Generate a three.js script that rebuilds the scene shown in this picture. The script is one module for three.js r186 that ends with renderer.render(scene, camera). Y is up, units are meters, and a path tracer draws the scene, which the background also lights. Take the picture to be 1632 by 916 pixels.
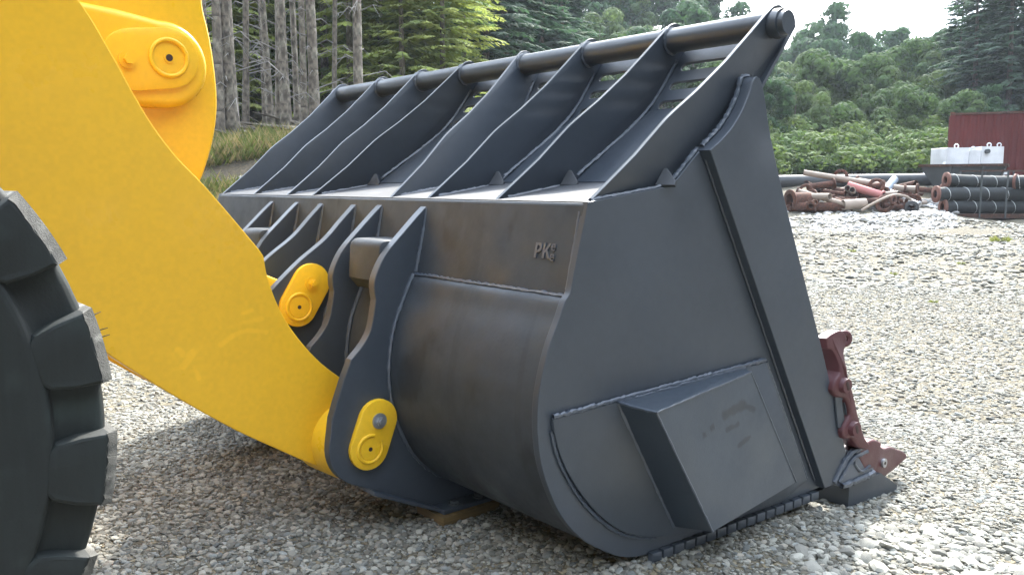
import * as THREE from 'three';
import { mergeGeometries, toCreasedNormals } from 'three/addons/utils/BufferGeometryUtils.js';
import { ConvexGeometry } from 'three/addons/geometries/ConvexGeometry.js';
import { FontLoader } from 'three/addons/loaders/FontLoader.js';
import { TextGeometry } from 'three/addons/geometries/TextGeometry.js';

// ---------------------------------------------------------------- camera, sky, sun, exposure
const scene = new THREE.Scene();
const camera = new THREE.PerspectiveCamera(37.27, 1024 / 574, 0.05, 2000);
const EYE = new THREE.Vector3(2.2532, 1.6, 2.5381);
camera.position.copy(EYE);
camera.lookAt(EYE.x - 0.75964, EYE.y - 0.11989, EYE.z - 0.6392);
scene.add(camera);

const renderer = new THREE.WebGLRenderer({ antialias: true });
renderer.toneMapping = THREE.LinearToneMapping;
renderer.toneMappingExposure = 4.35;
renderer.shadowMap.enabled = true;

const SUN = new THREE.Vector3(-0.37, 0.72, -0.585).normalize();
const sun = new THREE.DirectionalLight(new THREE.Color(1, 0.94, 0.84), 2.9);
sun.position.copy(SUN).multiplyScalar(60); sun.castShadow = true; sun.shadow.radius = 9;
sun.shadow.mapSize.set(2048, 2048);
Object.assign(sun.shadow.camera, { left: -40, right: 40, top: 40, bottom: -40, near: 1, far: 160 });
scene.add(sun); scene.add(sun.target);

// ---------------------------------------------------------------- random numbers and noise
function rngOf(seed) { let a = seed >>> 0; return () => { a |= 0; a = a + 0x6D2B79F5 | 0; let t = Math.imul(a ^ a >>> 15, 1 | a); t = t + Math.imul(t ^ t >>> 7, 61 | t) ^ t; return ((t ^ t >>> 14) >>> 0) / 4294967296; }; }
const hash3 = (x, y, z) => { let h = Math.imul(x, 374761393) ^ Math.imul(y, 668265263) ^ Math.imul(z, 2147483647 ^ 0x5bd1e995); h = Math.imul(h ^ h >>> 13, 1274126177); return ((h ^ h >>> 16) >>> 0) / 4294967296; };
const sm = (t) => t * t * (3 - 2 * t);
const mix = (a, b, t) => a + (b - a) * t;
const clamp01 = (t) => Math.min(1, Math.max(0, t));
const sstep = (a, b, x) => sm(clamp01((x - a) / (b - a)));
function noise(x, y, z = 0, per = 0) {
  const xi = Math.floor(x), yi = Math.floor(y), zi = Math.floor(z), u = sm(x - xi), v = sm(y - yi), w = sm(z - zi);
  const m = per ? (n) => ((n % per) + per) % per : (n) => n;
  const h = (a, b, c) => hash3(m(xi + a), m(yi + b), zi + c);
  return mix(mix(mix(h(0, 0, 0), h(1, 0, 0), u), mix(h(0, 1, 0), h(1, 1, 0), u), v), mix(mix(h(0, 0, 1), h(1, 0, 1), u), mix(h(0, 1, 1), h(1, 1, 1), u), v), w);
}
function fbm(x, y, z = 0, oct = 4, per = 0) { let s = 0, a = 0.5, t = 0; for (let i = 0; i < oct; i++) { s += a * noise(x, y, z + i * 7.3, per); t += a; a *= 0.5; x *= 2; y *= 2; z *= 2; per *= 2; } return s / t; }

// the sky: thin bright cloud, brightest round the sun
{
  const w = 1024, h = 512, d = new Float32Array(w * h * 4), v = new THREE.Vector3();
  for (let j = 0; j < h; j++) for (let i = 0; i < w; i++) {
    const el = ((j + 0.5) / h - 0.5) * Math.PI, az = ((i + 0.5) / w - 0.5) * 2 * Math.PI;
    v.set(Math.cos(el) * Math.cos(az), Math.sin(el), Math.cos(el) * Math.sin(az));
    const y = Math.max(0, v.y), q = v.dot(SUN), ang = Math.acos(Math.min(1, Math.max(-1, q)));
    const k = 1 / (y + 0.18), n = fbm(v.x * k * 1.3 + 31, v.z * k * 1.3 + 17, 3, 5);
    const cl = sstep(0.36, 0.62, n);
    const glow = 4.2 * Math.exp(-ang * ang / 0.10) + 1.3 * Math.exp(-ang / 0.42);
    const hz = Math.pow(1 - y, 4);
    const L = mix(0.78, 1.16, cl) * (0.70 + 0.55 * y) + glow;    // thick bright cloud: brightest overhead
    const wht = clamp01(cl * 0.55 + hz * 0.4 + glow * 0.3);
    const o = (j * w + i) * 4;
    d[o] = L * mix(0.76, 0.98, wht); d[o + 1] = L * mix(0.89, 1.0, wht); d[o + 2] = L * mix(1.10, 1.02, wht); d[o + 3] = 1;
  }
  const t = new THREE.DataTexture(d, w, h, THREE.RGBAFormat, THREE.FloatType);
  t.mapping = THREE.EquirectangularReflectionMapping; t.magFilter = THREE.LinearFilter; t.needsUpdate = true;
  scene.background = t; scene.environment = t;
}

// ---------------------------------------------------------------- textures
function tex(w, h, fn, srgb) {
  const d = new Uint8ClampedArray(w * h * 4);
  for (let j = 0; j < h; j++) for (let i = 0; i < w; i++) { const c = fn(i / w, j / h, i, j), o = (j * w + i) * 4; d[o] = c[0]; d[o + 1] = c[1]; d[o + 2] = c[2]; d[o + 3] = 255; }
  const t = new THREE.DataTexture(new Uint8Array(d.buffer), w, h); t.wrapS = t.wrapT = THREE.RepeatWrapping; t.magFilter = THREE.LinearFilter; t.minFilter = THREE.LinearMipmapLinearFilter;
  if (srgb) t.colorSpace = THREE.SRGBColorSpace; t.needsUpdate = true; return t;
}
const at = (t, metres) => { const c = t.clone(); c.repeat.set(1 / metres, 1 / metres); c.needsUpdate = true; return c; };
const g3 = (v) => { const b = Math.max(0, Math.min(255, Math.round(v))); return [b, b, b]; };
const T = {};
T.grain = tex(256, 256, (u, v) => g3(60 + 150 * fbm(u * 32, v * 32, 1, 3, 32)));
T.cloud = tex(256, 256, (u, v) => g3(255 * sstep(0.25, 0.75, fbm(u * 4, v * 4, 5, 5, 4))));
// paint: nearly even, with a thin film of dust in patches and faint scuffs
T.paint = tex(512, 512, (u, v) => {
  const a = fbm(u * 4, v * 4, 2, 5, 4), b = fbm(u * 64, v * 64, 8, 2, 64);
  const k = 0.90 + 0.16 * (a - 0.5) + 0.06 * (b - 0.5);
  return [255 * k, 255 * k * 0.995, 255 * k * 0.985];
}, true);
T.paintRough = tex(512, 512, (u, v) => g3(150 + 70 * (fbm(u * 6, v * 6, 4, 5, 6) - 0.5) * 2 + 24 * (fbm(u * 60, v * 60, 9, 2, 60) - 0.5)));
// rolled plate: brown mill marks and dark hand smudges
T.rolled = tex(1024, 1024, (u, v) => {
  const a = fbm(u * 3, v * 3, 21, 5, 3), b = fbm(u * 9, v * 5, 33, 4, 0), c = fbm(u * 40, v * 40, 3, 3, 40), st = fbm(u * 26, v * 3, 55, 3, 0);
  const brown = sstep(0.42, 0.66, a), dark = sstep(0.60, 0.70, b) * 0.5 + sstep(0.64, 0.72, st) * 0.18;
  const k = (0.86 + 0.14 * (c - 0.5)) * (1 - 0.42 * dark);
  return [255 * k * mix(0.94, 0.965, brown), 255 * k * mix(0.95, 0.945, brown), 255 * k * mix(0.97, 0.92, brown)];
}, true);
// the wear box: finger-wide smears of dark grease
T.smear = tex(512, 512, (u, v) => {
  const z = u * 2 - 2, y = v * 2; let d = 0;                        // 2 m of plate, in metres along it and up it
  for (const [z0, y0, z1, y1, w] of [[-0.36, 0.650, -0.52, 0.662, 0.022], [-0.50, 0.662, -0.60, 0.628, 0.016], [-0.37, 0.582, -0.46, 0.592, 0.011], [-0.45, 0.500, -0.55, 0.520, 0.010], [-0.20, 0.600, -0.33, 0.632, 0.020]]) {
    const t = clamp01(((z - z0) * (z1 - z0) + (y - y0) * (y1 - y0)) / ((z1 - z0) ** 2 + (y1 - y0) ** 2)), q = Math.hypot(z - mix(z0, z1, t), y - mix(y0, y1, t)), n = fbm(u * 60, v * 60, 5, 3);
    d = Math.max(d, sstep(w * 1.2, w * 0.4, q + (n - 0.5) * 0.02) * (z0 === -0.2 ? sstep(0.5, 0.62, n) : 0.9));
  }
  const a = fbm(u * 8, v * 8, 2, 5, 8), k = 0.90 + 0.12 * (a - 0.5) + 0.05 * (hash3(u * 512 | 0, v * 512 | 0, 4) - 0.5); return g3(255 * k * (1 - 0.34 * d));
}, true);
T.yellow = tex(512, 512, (u, v) => {
  const a = fbm(u * 3, v * 3, 12, 5, 3), b = fbm(u * 90, v * 90, 14, 2, 90), d = sstep(0.66, 0.74, fbm(u * 8, v * 8, 61, 4, 8));
  const k = 0.96 + 0.03 * (a - 0.5) + 0.05 * (b - 0.5) - 0.015 * d; return [255 * k, 255 * k * (1 - 0.01 * d), 255 * k * (0.98 - 0.05 * a)];
}, true);
// the boom arm: faint paler wipe marks near its elbow
T.wiped = tex(1024, 1024, (u, v) => {
  const z = u * 3, y = v * 3; let d = 0;
  for (const [z0, y0, z1, y1, b, w] of [[1.36, 0.86, 1.02, 1.02, 0.05, 0.016], [1.34, 0.90, 1.06, 1.06, 0.04, 0.010], [1.30, 0.80, 1.38, 0.93, 0.02, 0.014], [1.20, 0.93, 1.00, 0.96, 0.03, 0.012]]) {
    const t = clamp01(((z - z0) * (z1 - z0) + (y - y0) * (y1 - y0)) / ((z1 - z0) ** 2 + (y1 - y0) ** 2)), n = fbm(u * 50, v * 50, 5, 3), q = Math.hypot(z - mix(z0, z1, t), y - mix(y0, y1, t) - b * Math.sin(t * 3.14));
    d = Math.max(d, sstep(w * 1.3, w * 0.5, q + (n - 0.5) * 0.012));
  }
  const a = fbm(u * 6, v * 6, 12, 5, 6), c = fbm(u * 180, v * 180, 14, 2, 180), k = 0.945 + 0.03 * (a - 0.5) + 0.05 * (c - 0.5) + 0.045 * d; return [255 * k, 255 * k, 255 * k * (0.95 + 0.05 * d)];
}, true);
T.rubber = tex(512, 512, (u, v) => {
  const a = fbm(u * 5, v * 5, 2, 5, 5), s = fbm(u * 80, v * 6, 6, 3, 0), dust = sstep(0.52, 0.8, fbm(u * 7, v * 7, 71, 5, 7));
  const k = 0.62 + 0.25 * (a - 0.5) + 0.12 * (s - 0.5) + 0.28 * dust; return [255 * k, 255 * k, 255 * k * 0.98];
}, true);
T.rust = tex(256, 256, (u, v) => {
  const a = fbm(u * 6, v * 6, 2, 5, 6), b = fbm(u * 30, v * 30, 6, 3, 30), k = 0.55 + 0.5 * (b - 0.5);
  return [255 * clamp01(k * mix(0.72, 1.08, a)), 255 * clamp01(k * mix(0.50, 0.70, a)), 255 * clamp01(k * mix(0.40, 0.52, a))];
}, true);
T.bark = tex(256, 512, (u, v) => {
  const f = fbm(u * 16, v * 10, 4, 4, 0), l = sstep(0.5, 0.72, fbm(u * 5, v * 7, 41, 4, 0)), k = 0.5 + 0.55 * (f - 0.5);
  return [255 * clamp01(k + 0.13 * l), 255 * clamp01(k * 0.94 + 0.14 * l), 255 * clamp01(k * 0.86 + 0.13 * l)];
}, true);
T.wood = tex(256, 256, (u, v) => { const f = fbm(u * 3, v * 40, 4, 4, 0), k = 0.72 + 0.3 * (f - 0.5); return [255 * k, 255 * k * 0.86, 255 * k * 0.6]; }, true);
// gravel seen from far off: pebbles too small to pick apart
{
  const N = 1024, G = 72, px = [], py = [], pc = [];
  const R = rngOf(5); for (let i = 0; i < G * G; i++) { px.push(R()); py.push(R()); pc.push(R()); }
  const c = new Uint8Array(N * N * 4), b = new Uint8Array(N * N * 4);
  for (let j = 0; j < N; j++) for (let i = 0; i < N; i++) {
    const x = i / N * G, y = j / N * G, xi = Math.floor(x), yi = Math.floor(y); let d1 = 9, d2 = 9, id = 0;
    for (let dy = -1; dy <= 1; dy++) for (let dx = -1; dx <= 1; dx++) {
      const cx = (xi + dx + G) % G, cy = (yi + dy + G) % G, k = cy * G + cx, ex = xi + dx + px[k] - x, ey = yi + dy + py[k] - y, dd = Math.sqrt(ex * ex + ey * ey);
      if (dd < d1) { d2 = d1; d1 = dd; id = k; } else if (dd < d2) d2 = dd;
    }
    const edge = clamp01((d2 - d1) * 2.6), q = pc[id], o = (j * N + i) * 4, tone = 0.52 + 0.42 * Math.pow(q, 0.8), w = (id * 7919 % 13) / 13;
    const k = tone * mix(0.62, 1, sstep(0, 0.25, edge)) * (0.94 + 0.12 * hash3(i, j, 3));
    c[o] = 255 * clamp01(k * (0.98 + 0.06 * w)); c[o + 1] = 255 * clamp01(k * 0.975); c[o + 2] = 255 * clamp01(k * (0.96 - 0.10 * w)); c[o + 3] = 255;
    const hgt = 255 * Math.sqrt(clamp01(edge)) * (0.5 + 0.5 * q); b[o] = b[o + 1] = b[o + 2] = hgt; b[o + 3] = 255;
  }
  const mk = (d, s) => { const t = new THREE.DataTexture(d, N, N); t.wrapS = t.wrapT = THREE.RepeatWrapping; t.magFilter = THREE.LinearFilter; if (s) t.colorSpace = THREE.SRGBColorSpace; t.needsUpdate = true; return t; };
  T.gravel = mk(c, true); T.gravelBump = mk(b, false);
}

// ---------------------------------------------------------------- materials
const lin = (r, g, b) => new THREE.Color().setRGB(r, g, b);
const std = (name, o) => { const m = new THREE.MeshPhysicalMaterial(o); m.name = name; return m; };
const M = {
  paint: std('slate_paint', { color: lin(0.039, 0.051, 0.069), ior: 1.62, roughness: 0.74, roughnessMap: at(T.paintRough, 1.3), map: at(T.paint, 1.7), bumpMap: at(T.grain, 0.18), bumpScale: 0.00035, specularIntensity: 1.0 }),
  rolled: std('rolled_paint', { color: lin(0.047, 0.057, 0.069), ior: 1.45, roughness: 0.9, roughnessMap: at(T.paintRough, 0.9), map: at(T.rolled, 1.9), bumpMap: at(T.grain, 0.3), bumpScale: 0.0005 }),
  mottled: std('mottled_paint', { color: lin(0.066, 0.076, 0.098), ior: 1.6, roughness: 0.6, map: at(T.rubber, 0.5), bumpMap: at(T.grain, 0.08), bumpScale: 0.0006 }),  // own paler base colour, mottled by its map, for ledge and stop plates
  boxPaint: std('smeared_paint', { color: lin(0.044, 0.058, 0.076), ior: 1.6, roughness: 0.68, roughnessMap: at(T.paintRough, 1.3), map: at(T.smear, 2), bumpMap: at(T.grain, 0.18), bumpScale: 0.00035 }),
  weld: std('painted_weld', { color: lin(0.048, 0.060, 0.080), ior: 1.7, roughness: 0.38 }),
  yellow: std('yellow_paint', { color: lin(0.82, 0.48, 0.022), roughness: 0.55, map: at(T.yellow, 1.4), roughnessMap: at(T.paintRough, 1.1), bumpMap: at(T.grain, 0.12), bumpScale: 0.0003, specularIntensity: 0.7 }),
  wiped: std('wiped_yellow', { color: lin(0.84, 0.465, 0.022), roughness: 0.55, map: at(T.wiped, 3), roughnessMap: at(T.paintRough, 1.1), bumpMap: at(T.grain, 0.12), bumpScale: 0.0003, specularIntensity: 0.7 }),
  steel: std('zinc_steel', { color: lin(0.42, 0.43, 0.45), roughness: 0.4, metalness: 0.85 }),
  darkHole: std('dark_steel', { color: lin(0.03, 0.012, 0.01), roughness: 0.6 }),
  rubber: std('tyre_rubber', { color: lin(0.017, 0.028, 0.028), roughness: 0.75, map: at(T.rubber, 0.8), bumpMap: at(T.grain, 0.15), bumpScale: 0.0008 }),
  tread: std('dusty_tread', { color: lin(0.27, 0.265, 0.25), roughness: 0.95, map: at(T.rubber, 0.23), bumpMap: at(T.grain, 0.06), bumpScale: 0.004 }),
  red: std('red_oxide', { color: lin(0.074, 0.020, 0.024), roughness: 0.75, roughnessMap: at(T.paintRough, 0.6), bumpMap: at(T.grain, 0.1), bumpScale: 0.001 }),
  wood: std('timber', { color: lin(0.22, 0.195, 0.14), roughness: 0.85, map: at(T.wood, 0.4) }),
  ground: std('gravel', { color: lin(0.31, 0.30, 0.26), roughness: 0.95, map: at(T.gravel, 2.3), bumpMap: at(T.gravelBump, 2.3), bumpScale: 0.018, vertexColors: true }),
  stone: std('pebble', { color: lin(1, 1, 1), roughness: 0.85, bumpMap: at(T.grain, 0.05), bumpScale: 0.001 }),
  bark: std('bark', { color: lin(0.50, 0.49, 0.47), roughness: 0.95, map: at(T.bark, 0.9), bumpMap: at(T.bark, 0.9), bumpScale: 0.02 }),
  twig: std('dead_twig', { color: lin(0.22, 0.21, 0.195), roughness: 0.95 }),
  leaf: std('foliage', { color: lin(1, 1, 1), roughness: 0.9, vertexColors: true, transmission: 0.5, thickness: 0, specularIntensity: 0.3 }),
  rust: std('rust', { color: lin(0.34, 0.31, 0.30), roughness: 0.9, map: at(T.rust, 0.8) }),
  palePipe: std('pale_pipe', { color: lin(0.34, 0.28, 0.235), roughness: 0.8, map: at(T.paint, 0.5) }),
  bluePipe: std('blue_pipe', { color: lin(0.20, 0.25, 0.32), roughness: 0.6, map: at(T.paint, 0.5) }),
  blackPipe: std('black_pipe', { color: lin(0.035, 0.04, 0.046), roughness: 0.6, map: at(T.paint, 0.9) }),
  hose: std('black_hose', { color: lin(0.022, 0.032, 0.038), roughness: 0.75, map: at(T.rubber, 0.7) }),
  band: std('white_band', { color: lin(0.42, 0.44, 0.44), roughness: 0.8 }),
  flange: std('orange_flange', { color: lin(0.17, 0.075, 0.055), roughness: 0.8, map: at(T.paint, 0.4) }),
  white: std('white_paint', { color: lin(0.70, 0.72, 0.76), roughness: 0.5, map: at(T.paint, 1.1) }),
  skip: std('grey_steel', { color: lin(0.055, 0.065, 0.07), roughness: 0.7, map: at(T.paint, 0.8) }),
  rail: std('worn_rail', { color: lin(0.24, 0.22, 0.19), roughness: 0.8, map: at(T.rust, 0.9) }),
  container: std('container_red', { color: lin(0.105, 0.022, 0.020), specularIntensity: 0.3, roughness: 0.8, map: at(T.paint, 2.2) }),
};

// ---------------------------------------------------------------- helpers
const taken = new Map(), origin = new Map();
function numbered(n) { const k = taken.get(n) || 0; taken.set(n, k + 1); return k ? `${n}_${String(k).padStart(3, '0')}` : n; }
function tag(o, label, category, group) { o.userData.label = label; o.userData.category = category; if (group) o.userData.group = group; return o; }
function thing(name, label, category, pos = [0, 0, 0], group) { const g = new THREE.Group(); g.name = numbered(name); g.position.set(...pos); scene.add(g); return tag(g, label, category, group); }
function metres(geo) {                       // uv in metres, from the axis that each face looks along
  const g = geo.index ? geo.toNonIndexed() : geo; if (!g.attributes.normal) g.computeVertexNormals();
  const p = g.attributes.position, uv = new Float32Array(p.count * 2), a = new THREE.Vector3(), b = new THREE.Vector3(), c = new THREE.Vector3();
  for (let i = 0; i < p.count; i += 3) {
    a.fromBufferAttribute(p, i); b.fromBufferAttribute(p, i + 1).sub(a); c.fromBufferAttribute(p, i + 2).sub(a); b.cross(c);
    const x = Math.abs(b.x), y = Math.abs(b.y), z = Math.abs(b.z), k = x >= y && x >= z ? 0 : y >= z ? 1 : 2;
    for (let j = 0; j < 3; j++) { const X = p.getX(i + j), Y = p.getY(i + j), Z = p.getZ(i + j); uv[(i + j) * 2] = k === 0 ? Z : X; uv[(i + j) * 2 + 1] = k === 1 ? Z : Y; }
  }
  g.setAttribute('uv', new THREE.BufferAttribute(uv, 2)); return g;
}
function clean(g) { const h = g.index ? g.toNonIndexed() : g; for (const k of Object.keys(h.attributes)) if (!['position', 'normal', 'uv', 'color'].includes(k)) h.deleteAttribute(k); h.morphAttributes = {}; return h; }
const join = (list) => { list = list.map((g) => { const h = clean(g); if (!h.attributes.normal) h.computeVertexNormals(); if (!h.attributes.uv) h.setAttribute('uv', new THREE.BufferAttribute(new Float32Array(h.attributes.position.count * 2), 2)); return h; }); return list.length === 1 ? list[0] : mergeGeometries(list); };
function mesh(name, geo, mat, parent, crease = 0.6) {   // geometry in world coordinates; parent's own place is taken off
  let g = Array.isArray(geo) ? join(geo) : clean(geo);
  if (crease) g = toCreasedNormals(g, crease);
  g = metres(g);
  const o = new THREE.Mesh(g, mat); o.castShadow = o.receiveShadow = true; o.name = parent ? name : numbered(name);
  if (parent) { let x = 0, y = 0, z = 0; for (let q = parent; q && q !== scene; q = q.parent) { x += q.position.x; y += q.position.y; z += q.position.z; } g.translate(-x, -y, -z); parent.add(o); } else scene.add(o);
  return o;
}
const BASIS = new THREE.Matrix4().makeBasis(new THREE.Vector3(0, 0, -1), new THREE.Vector3(0, 1, 0), new THREE.Vector3(1, 0, 0));
function shapeOf(pts) { return new THREE.Shape(pts.map(([z, y]) => new THREE.Vector2(-z, y))); }
function plateX(pts, x0, x1, bevel = 0.004, holes = [], seg = 2) {   // a plate across x whose outline is given as [z, y]
  const s = shapeOf(pts); for (const h of holes) s.holes.push(new THREE.Path(h.map(([z, y]) => new THREE.Vector2(-z, y))));
  const g = new THREE.ExtrudeGeometry(s, { depth: x1 - x0 - 2 * bevel, bevelEnabled: bevel > 0, bevelSize: bevel, bevelThickness: bevel, bevelOffset: -bevel, bevelSegments: seg, curveSegments: 20 });
  g.translate(0, 0, x0 + bevel); g.applyMatrix4(BASIS); return g;
}
function smooth(pts, n = 6, closed = false) { const c = new THREE.CatmullRomCurve3(pts.map(([z, y]) => new THREE.Vector3(z, y, 0)), closed, 'centripetal'); return c.getPoints((pts.length - 1) * n).map((p) => [p.x, p.y]); }
function arcPts(z, y, r, a0, a1, n = 12) { const o = []; for (let i = 0; i <= n; i++) { const a = (a0 + (a1 - a0) * i / n) * Math.PI / 180; o.push([z + r * Math.cos(a), y + r * Math.sin(a)]); } return o; }
function stadium(a, b, r, n = 12) { const t = Math.atan2(b[1] - a[1], b[0] - a[0]) * 180 / Math.PI; return [...arcPts(b[0], b[1], r, t - 90, t + 90, n), ...arcPts(a[0], a[1], r, t + 90, t + 270, n)]; }
function warp(g, fn) { const p = g.attributes.position, v = new THREE.Vector3(); for (let i = 0; i < p.count; i++) { v.fromBufferAttribute(p, i); fn(v); p.setXYZ(i, v.x, v.y, v.z); } g.computeVertexNormals(); return g; }
function box(x0, x1, y0, y1, z0, z1) { const g = new THREE.BoxGeometry(x1 - x0, y1 - y0, z1 - z0); g.translate((x0 + x1) / 2, (y0 + y1) / 2, (z0 + z1) / 2); return g; }
function bbox(x0, x1, y0, y1, z0, z1, b = 0.004) { return plateX([[z0, y0], [z0, y1], [z1, y1], [z1, y0]].reverse(), x0, x1, b); }
function cylX(z, y, r, x0, x1, n = 32, r2 = r) { const g = new THREE.CylinderGeometry(r2, r, x1 - x0, n); g.rotateZ(-Math.PI / 2); g.translate((x0 + x1) / 2, y, z); return g; }
const P3 = (a) => new THREE.Vector3(...a);
function bar(a, b, r0, r1 = r0, n = 8, open = false) { const A = P3(a), B = P3(b), d = B.clone().sub(A), g = new THREE.CylinderGeometry(r1, r0, d.length(), n, 1, open); g.applyQuaternion(new THREE.Quaternion().setFromUnitVectors(new THREE.Vector3(0, 1, 0), d.clone().normalize())); g.translate((A.x + B.x) / 2, (A.y + B.y) / 2, (A.z + B.z) / 2); return g; }
function beam(a, b, w, h) { const A = P3(a), B = P3(b), d = B.clone().sub(A), L = d.length(), g = new THREE.BoxGeometry(w, h, L); const m = new THREE.Matrix4().lookAt(new THREE.Vector3(), d.clone().negate(), new THREE.Vector3(0, 1, 0.001)); g.applyMatrix4(m); g.translate((A.x + B.x) / 2, (A.y + B.y) / 2, (A.z + B.z) / 2); return g; }
let beadSeed = 1;
function bead(pts, r = 0.009, step = 0.012) {            // a weld bead: an uneven rope of metal
  const c = new THREE.CatmullRomCurve3(pts.map(P3), false, 'centripetal'), L = c.getLength(), n = Math.max(4, Math.min(200, Math.round(L / step)));
  const g = new THREE.TubeGeometry(c, n, r, 6, false), R = rngOf(beadSeed++ * 77), p = g.attributes.position, q = new THREE.Vector3(), w = new THREE.Vector3();
  for (let i = 0; i <= n; i++) { const k = 0.72 + 0.55 * R(), e = (R() - 0.5) * r * 0.5; c.getPointAt(i / n, q); for (let j = 0; j <= 6; j++) { const m = i * 7 + j; w.fromBufferAttribute(p, m).sub(q).multiplyScalar(k).add(q); p.setXYZ(m, w.x, w.y + e, w.z); } }
  g.computeVertexNormals(); return g;
}
// ---------------------------------------------------------------- the ground
// yard coordinates: metres to the right of and ahead of the place where the photographer stands
const HX = -0.76514, HZ = -0.64386, RX = 0.64386, RZ = -0.76514;
const yard = (r, s) => [EYE.x + RX * r + HX * s, EYE.z + RZ * r + HZ * s];
const toYard = (x, z) => { const dx = x - EYE.x, dz = z - EYE.z; return [dx * RX + dz * RZ, dx * HX + dz * HZ]; };
const ramp = (t, tab) => { if (t <= tab[0][0]) return tab[0][1]; for (let i = 1; i < tab.length; i++) if (t < tab[i][0]) { const [a, b] = tab[i - 1], [c, d] = tab[i]; return mix(b, d, sm((t - a) / (c - a)) * 0.5 + (t - a) / (c - a) * 0.5); } return tab[tab.length - 1][1]; };
const YARD = [[0, 0], [14, 0], [20, 0.15], [28, 0.54], [30.5, 0.95], [33, 1.42], [36, 1.85], [40, 2.3], [46, 3.2], [60, 4.5], [80, 6.5], [110, 15], [400, 34]];
const BANK = [[0, 0], [9.5, 0], [12.5, 1.0], [15.5, 2.2], [19, 2.75], [26, 3.3], [40, 6], [70, 15], [110, 20], [400, 22]];
function groundY(x, z) {
  const [r, s] = toYard(x, z), d = Math.hypot(r, s), side = r / Math.max(1, d);
  const left = s > 0 ? sstep(-0.12, -0.24, side) * sstep(6, 10, s) : 0;
  let y = s > 0 ? mix(ramp(s, YARD), ramp(s, BANK), left) : 0;
  y += 7 * sstep(0.30, 0.12, side) * sstep(46, 84, s) * (1 - left);
  const far = sstep(14, 40, d);
  y += (noise(x * 0.5, z * 0.5, 2) - 0.5) * mix(0.05, 0.5, far) + (noise(x * 2.3, z * 2.3, 5) - 0.5) * mix(0.025, 0.1, far);
  if (d < 12) {
    const sx = 0.108 * (0.27 - z);                                  // gravel pushed up against the foot of the bucket's side
    if (z > -1.6 && z < 0.6) y = mix(y, 0.062, Math.exp(-(((x - sx + 0.15) / 0.42) ** 2)) * sstep(0.5, 0.1, z) * sstep(-1.35, -1.05, z));
    y = mix(y, -0.02, Math.exp(-((x + 1.05) ** 2 + (z - 0.15) ** 2) / 0.12));
    y = mix(y, 0, Math.exp(-((x - 0.18) ** 2 + (z + 1.6) ** 2) / 0.1));
    y = mix(y, 0, Math.exp(-((x + 0.3) ** 2 + (z - 2.93) ** 2) / 0.2));
  }
  return y;
}
{
  const rings = [0]; let q = 0.35; while (q < 700) { rings.push(q); q *= q < 20 ? 1.035 : 1.055; }
  const A = 300, pos = [], col = [], uv = [], idx = [], base = [EYE.x - 2, EYE.z - 2];
  for (const d of rings) for (let i = 0; i < A; i++) {
    const a = i / A * Math.PI * 2, x = base[0] + d * Math.cos(a), z = base[1] + d * Math.sin(a), y = groundY(x, z), [r, s] = toYard(x, z);
    pos.push(x, y, z); uv.push(x, z);
    const n = fbm(x * 0.35, z * 0.35, 9, 4), m = fbm(x * 1.3, z * 1.3, 19, 3);
    const soil = sstep(0.55, 0.7, fbm(x * 0.22 + 4, z * 0.5, 29, 4)) * sstep(12, 22, s) * 0.8, moss = sstep(0.60, 0.72, fbm(x * 0.8, z * 0.8, 39, 4)) * 0.4 * sstep(7, 11, Math.hypot(r, s));
    const k = 0.78 + 0.34 * (n - 0.5) + 0.2 * (m - 0.5);
    let c = [k, k * 0.995, k * 0.955];
    c = [mix(c[0], 0.52, soil), mix(c[1], 0.46, soil), mix(c[2], 0.37, soil)];
    c = [mix(c[0], 0.66, moss), mix(c[1], 0.66, moss), mix(c[2], 0.36, moss)];
    const left = sstep(-0.12, -0.24, r / Math.max(1, Math.hypot(r, s))), wild = Math.max(sstep(34, 38, s), left * sstep(9.5, 12, s));   // forest floor: litter and earth
    const e = 0.7 + 0.6 * m; c = [mix(c[0], 0.20 * e, wild), mix(c[1], 0.165 * e, wild), mix(c[2], 0.10 * e, wild)];
    col.push(...c);
  }
  for (let j = 0; j < rings.length - 1; j++) for (let i = 0; i < A; i++) { const a = j * A + i, b = j * A + (i + 1) % A, c = a + A, d = b + A; idx.push(a, b, c, b, d, c); }
  const g = new THREE.BufferGeometry();
  g.setAttribute('position', new THREE.Float32BufferAttribute(pos, 3)); g.setAttribute('color', new THREE.Float32BufferAttribute(col, 3)); g.setAttribute('uv', new THREE.Float32BufferAttribute(uv, 2));
  g.setIndex(idx); g.computeVertexNormals();
  const o = new THREE.Mesh(g, M.ground); o.name = 'ground'; o.castShadow = o.receiveShadow = true; o.userData.kind = 'structure'; o.userData.label = 'pale grey gravel yard rising to wooded slopes'; scene.add(o);
}
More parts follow.
